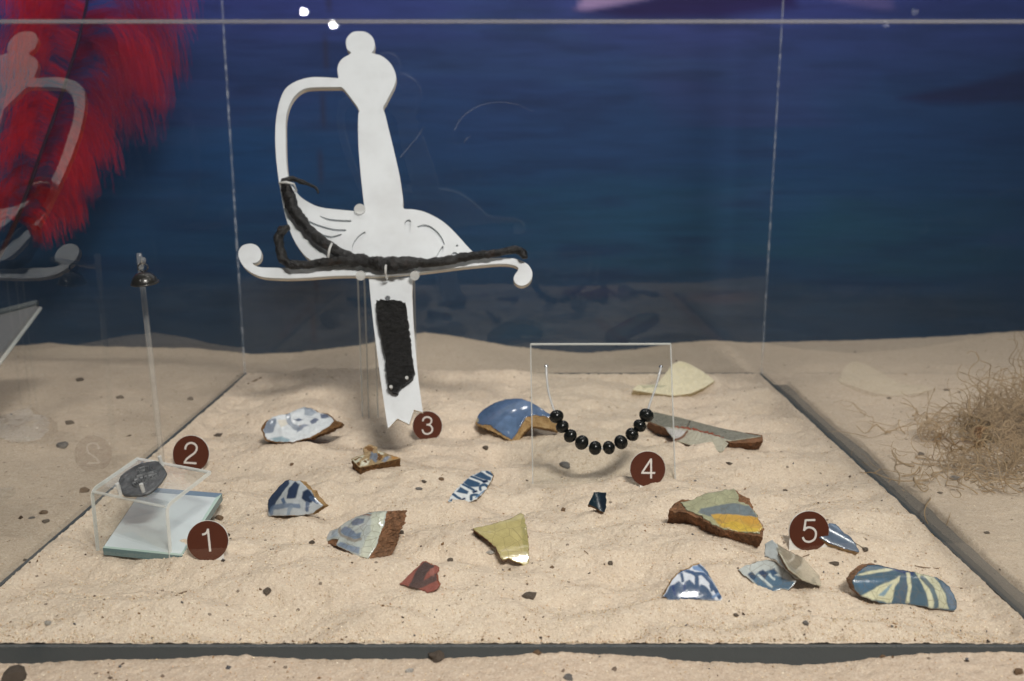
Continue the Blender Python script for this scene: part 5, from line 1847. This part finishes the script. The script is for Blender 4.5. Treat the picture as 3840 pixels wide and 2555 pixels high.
G_T, G_L, G_R, G_F = 'dark crumbs on the tray sand', 'stones on the sand left of the tray', 'stones on the sand right of the tray', 'crumbs on the sand in front of the tray'
pebble(2118, 1748, 52, 'grey', 'flat grey stone lying under the bead necklace', flatn=0.55)
pebble(1003, 2222, 36, 'dark', 'dark crumbly lump left of the red banded sherd', flatn=0.9)
pebble(1985, 2240, 58, 'dark', 'large dark crumbly lump right of the red banded sherd', flatn=0.7)
pebble(2760, 2310, 22, 'dark', 'round dark pebble below the triangular blue and white sherd', flatn=0.9)
pebble(3022, 2340, 26, 'grey', 'grey pebble near the front edge below the flanged sherd', flatn=0.9)
pebble(823, 1946, 42, 'brown', 'grey-brown stone beside the top of the disc numbered 1', flatn=0.6)
pebble(3130, 2115, 50, 'dark', 'dark flat flake below the disc numbered 5', flatn=0.35)
pebble(3245, 2063, 30, 'dark', 'dark crumb at the tip of the sherd behind disc 5', flatn=0.6)
pebble(1170, 2038, 26, 'dark', 'dark crumb at the left tip of the grey-blue swirled sherd', flatn=0.8)
pebble(1507, 2000, 24, 'dark', 'dark crumb right of the thick terracotta edge', flatn=0.8)
pebble(1840, 2075, 34, 'pale', 'pale grey flake at the foot of the olive-yellow sherd', flatn=0.5)
pebble(1690, 2104, 30, 'dark', 'dark crumb between the red sherd and the olive-yellow sherd', flatn=0.7)
pebble(855, 2010, 24, 'dark', 'dark crumb right of the disc numbered 1', flatn=1.0)
pebble(528, 2080, 26, 'dark', 'dark chip in the sand between the coin stand legs', flatn=0.5)
pebble(1572, 1835, 30, 'grey', 'grey stone left of the blue striped sherd, the larger of two', flatn=0.5)
pebble(1590, 1808, 24, 'dark', 'dark pebble left of the blue striped sherd, the smaller of two', flatn=0.6)
pebble(1655, 1800, 28, 'brown', 'brown crumb just left of the blue striped sherd', flatn=0.6)
pebble(2112, 1916, 24, 'brown', 'brown crumb left of the tiny dark teal sherd', flatn=0.9)
pebble(818, 1633, 34, 'dark', 'dark flake above the disc numbered 2', flatn=0.35)
pebble(1265, 1587, 22, 'dark', 'dark pebble in the shadow left of the blade', flatn=0.6)
pebble(1822, 1682, 28, 'dark', 'dark crumb below the domed blue sherd', flatn=0.7)
pebble(2945, 1842, 24, 'dark', 'small dark chip right of the yellow-banded tile sherd', flatn=0.5)
pebble(2735, 1740, 26, 'dark', 'dark crumb below the long grey-green sherd', flatn=0.5)
pebble(2290, 2115, 24, 'dark', 'dark crumb in the open sand right of the olive-yellow sherd', flatn=0.9)
pebble(2070, 2290 - 160, 20, 'brown', 'small brown crumb beside the foot of the olive-yellow sherd', flatn=0.8)
pebble(1095, 1745, 20, 'brown', 'small brown crumb below the lumpy rim sherd', flatn=0.8)
# outside the tray
for px, py, w_, k, lb in ((262, 1590, 38, 'dark', 'dark stone alone on the sand far left'), (300, 1428, 34, 'dark', 'dark stone on the left sand beneath the plume'), (450, 1495, 36, 'dark', 'dark flake on the left sand beside the rod'),
                          (715, 1500, 30, 'dark', 'dark flake on the left sand right of the rod'), (315, 1845, 48, 'brown', 'brown stone on the sand left of the coin stand'), (165, 1925, 36, 'brown', 'larger brown stone of a pair at the left edge of the sand'),
                          (120, 1945, 26, 'grey', 'grey stone of a pair at the left edge of the sand'), (235, 1675, 52, 'grey', 'flat grey stone on the sand left of the coin stand'), (172, 1958, 30, 'dark', 'dark lower stone near the left edge of the sand')):
    pebble(px, py, w_, k, lb, True, 0.6, G_L)
for px, py, w_, k, lb in ((3580, 1798, 46, 'grey', 'grey flat stone on the right sand below the seaweed'), (3525, 1850, 22, 'dark', 'dark sliver on the right sand left of the flat stone'), (3700, 2000, 26, 'dark', 'dark crumb on the right sand near the picture edge'),
                          (3335, 1495, 20, 'dark', 'small dark stone on the right sand behind the seaweed'), (3550, 1465, 28, 'dark', 'dark flake high on the right sand behind the seaweed'), (3455, 1705, 28, 'dark', 'dark chip on the right sand beside the seaweed pod')):
    pebble(px, py, w_, k, lb, True, 0.5, G_R)
for px, py, w_, k, lb in ((1640, 2465, 84, 'dark', 'large dark crumbly lump against the tray front edge'), (60, 2545, 110, 'dark', 'dark lump at the bottom left corner of the picture'), (2015, 2452, 38, 'brown', 'round dark brown pebble against the tray front edge'),
                          (1535, 2520, 38, 'pale', 'pale round pebble on the front sand'), (275, 2460, 22, 'dark', 'dark crumb on the front sand at left'), (2770, 2440, 54, 'brown', 'brown chip caught against the tray front edge at right'),
                          (3310, 2465, 26, 'brown', 'orange-brown chip on the front sand at right'), (3820, 2525, 50, 'brown', 'tan chip at the bottom right corner of the picture'), (2130, 2545, 44, 'grey', 'grey pebble at the bottom edge below the tray'),
                          (180, 2340, 30, 'pale', 'pale pebble on the front left sand of the tray')):
    if py == 2340:
        pebble(px, py, w_, k, lb, False, 0.8)
    else:
        pebble(px, py, w_, k, lb, True, 0.7, G_F)

TW = [([(660, 2238), (680, 2228), (700, 2222)], 6, 'short dark twig on the tray sand front left', False), ([(3190, 2030), (3215, 2045), (3240, 2060)], 3, 'thin dry stalk beside the sherd behind disc 5', False),
      ([(3000, 2100), (3015, 2090), (3035, 2083)], 3, 'fine dry stalk right of the flanged sherd', False), ([(3430, 2125), (3470, 2132), (3520, 2135)], 3, 'long thin dry stalk above the large rayed sherd', False),
      ([(930, 1442), (960, 1428), (980, 1418)], 6, 'short grey twig near the back left corner of the tray', False), ([(1742, 2436), (1765, 2432), (1782, 2452)], 5, 'curled tan stalk at the tray front edge', True),
      ([(2190, 2068), (2198, 2074), (2206, 2082)], 3, 'tiny dry stalk right of the olive-yellow sherd', False)]
for pts, wpx, lb, outer in TW:
    pp = [(outer_ground if outer else ground)(a, b, 0.0006) for a, b in pts]
    D = (pp[0] - CAMP).dot(FWD)
    v, f_ = tube([Vector(x) for x in catmull([tuple(x) for x in pp], 5)], wpx * 0.5 / F * D, 6, rough=0.3)
    o = mesh_obj('twig', v, f_, 'twig', None, smooth=True, origin=pp[0])
    tag(o, lb, 'twig', 'dry twigs on the sand')

# loose grains and grit (uncountable)
def scatter(name, cnt, sampler, hf, rmin, rmax, cols, label):
    octv = np.array([(1, 0, 0), (-1, 0, 0), (0, 1, 0), (0, -1, 0), (0, 0, 1), (0, 0, -1)], float)
    octf = np.array([(0, 2, 4), (2, 1, 4), (1, 3, 4), (3, 0, 4), (2, 0, 5), (1, 2, 5), (3, 1, 5), (0, 3, 5)])
    xy = sampler(cnt)
    cnt = len(xy)
    z = hf(xy[:, 0], xy[:, 1])
    r = rmin + (rmax - rmin) * nrs.rand(cnt) ** 2.5
    jit = 1 + 0.45 * (nrs.rand(cnt, 6, 3) - 0.5)
    th = nrs.rand(cnt) * 6.28
    v_ = octv[None] * jit
    v_ = v_ * (0.65 + 0.7 * nrs.rand(cnt, 1, 3))
    c_, s_ = np.cos(th)[:, None], np.sin(th)[:, None]
    x2 = v_[:, :, 0] * c_ - v_[:, :, 2] * s_ * 0.6 - v_[:, :, 1] * s_
    y2 = v_[:, :, 0] * s_ + v_[:, :, 1] * c_
    v_ = np.stack([x2, y2, v_[:, :, 2]], 2) * r[:, None, None]
    v_[:, :, 0] += xy[:, 0, None]; v_[:, :, 1] += xy[:, 1, None]; v_[:, :, 2] += (z + r * 0.15)[:, None]
    f = octf[None] + (np.arange(cnt) * 6)[:, None, None]
    cc = np.array([lin(c) for c in cols])[nrs.randint(0, len(cols), cnt)] * (0.75 + 0.5 * nrs.rand(cnt, 1))
    o = mesh_obj(name, v_.reshape(-1, 3), f.reshape(-1, 3), 'grain', None, colors=np.repeat(cc, 6, 0), origin=(0, 0, 0))
    return tag(o, label, 'sand', kind='stuff')


def in_tray(n):
    y = TY0 + 0.002 + (TY1 - TY0 - 0.004) * nrs.rand(n) ** 1.9
    x = TX0 + 0.002 + (TX1 - TX0 - 0.004) * nrs.rand(n)
    return np.stack([x, y], 1)


def out_tray(n):
    x = nrs.uniform(-0.75, 0.75, n); y = nrs.uniform(0.36, 1.2, n) 
    y[: n // 3] = nrs.uniform(0.37, TY0 - 0.003, n // 3)
    k = (x < TX0 - 0.006) | (x > TX1 + 0.006) | (y < TY0 - 0.003) | (y > TY1 + 0.01)
    return np.stack([x, y], 1)[k]


sandc = [(214, 196, 164), (226, 212, 186), (200, 178, 146), (190, 160, 128), (236, 226, 206), (206, 178, 150), (176, 150, 120)]
gritc = [(70, 54, 42), (96, 74, 52), (112, 98, 86), (60, 52, 48), (134, 104, 72), (90, 90, 92)]
scatter('loose_grains', 60000, in_tray, sand_h, 0.00022, 0.00055, sandc, 'loose pale grains over the tray sand')
scatter('loose_grains', 20000, out_tray, outer_h, 0.00025, 0.00060, sandc, 'loose pale grains over the lower sand')
scatter('grit', 900, in_tray, sand_h, 0.00025, 0.0011, gritc, 'scattered dark grit on the tray sand')
scatter('grit', 600, out_tray, outer_h, 0.00035, 0.0017, gritc, 'scattered dark grit on the lower sand')
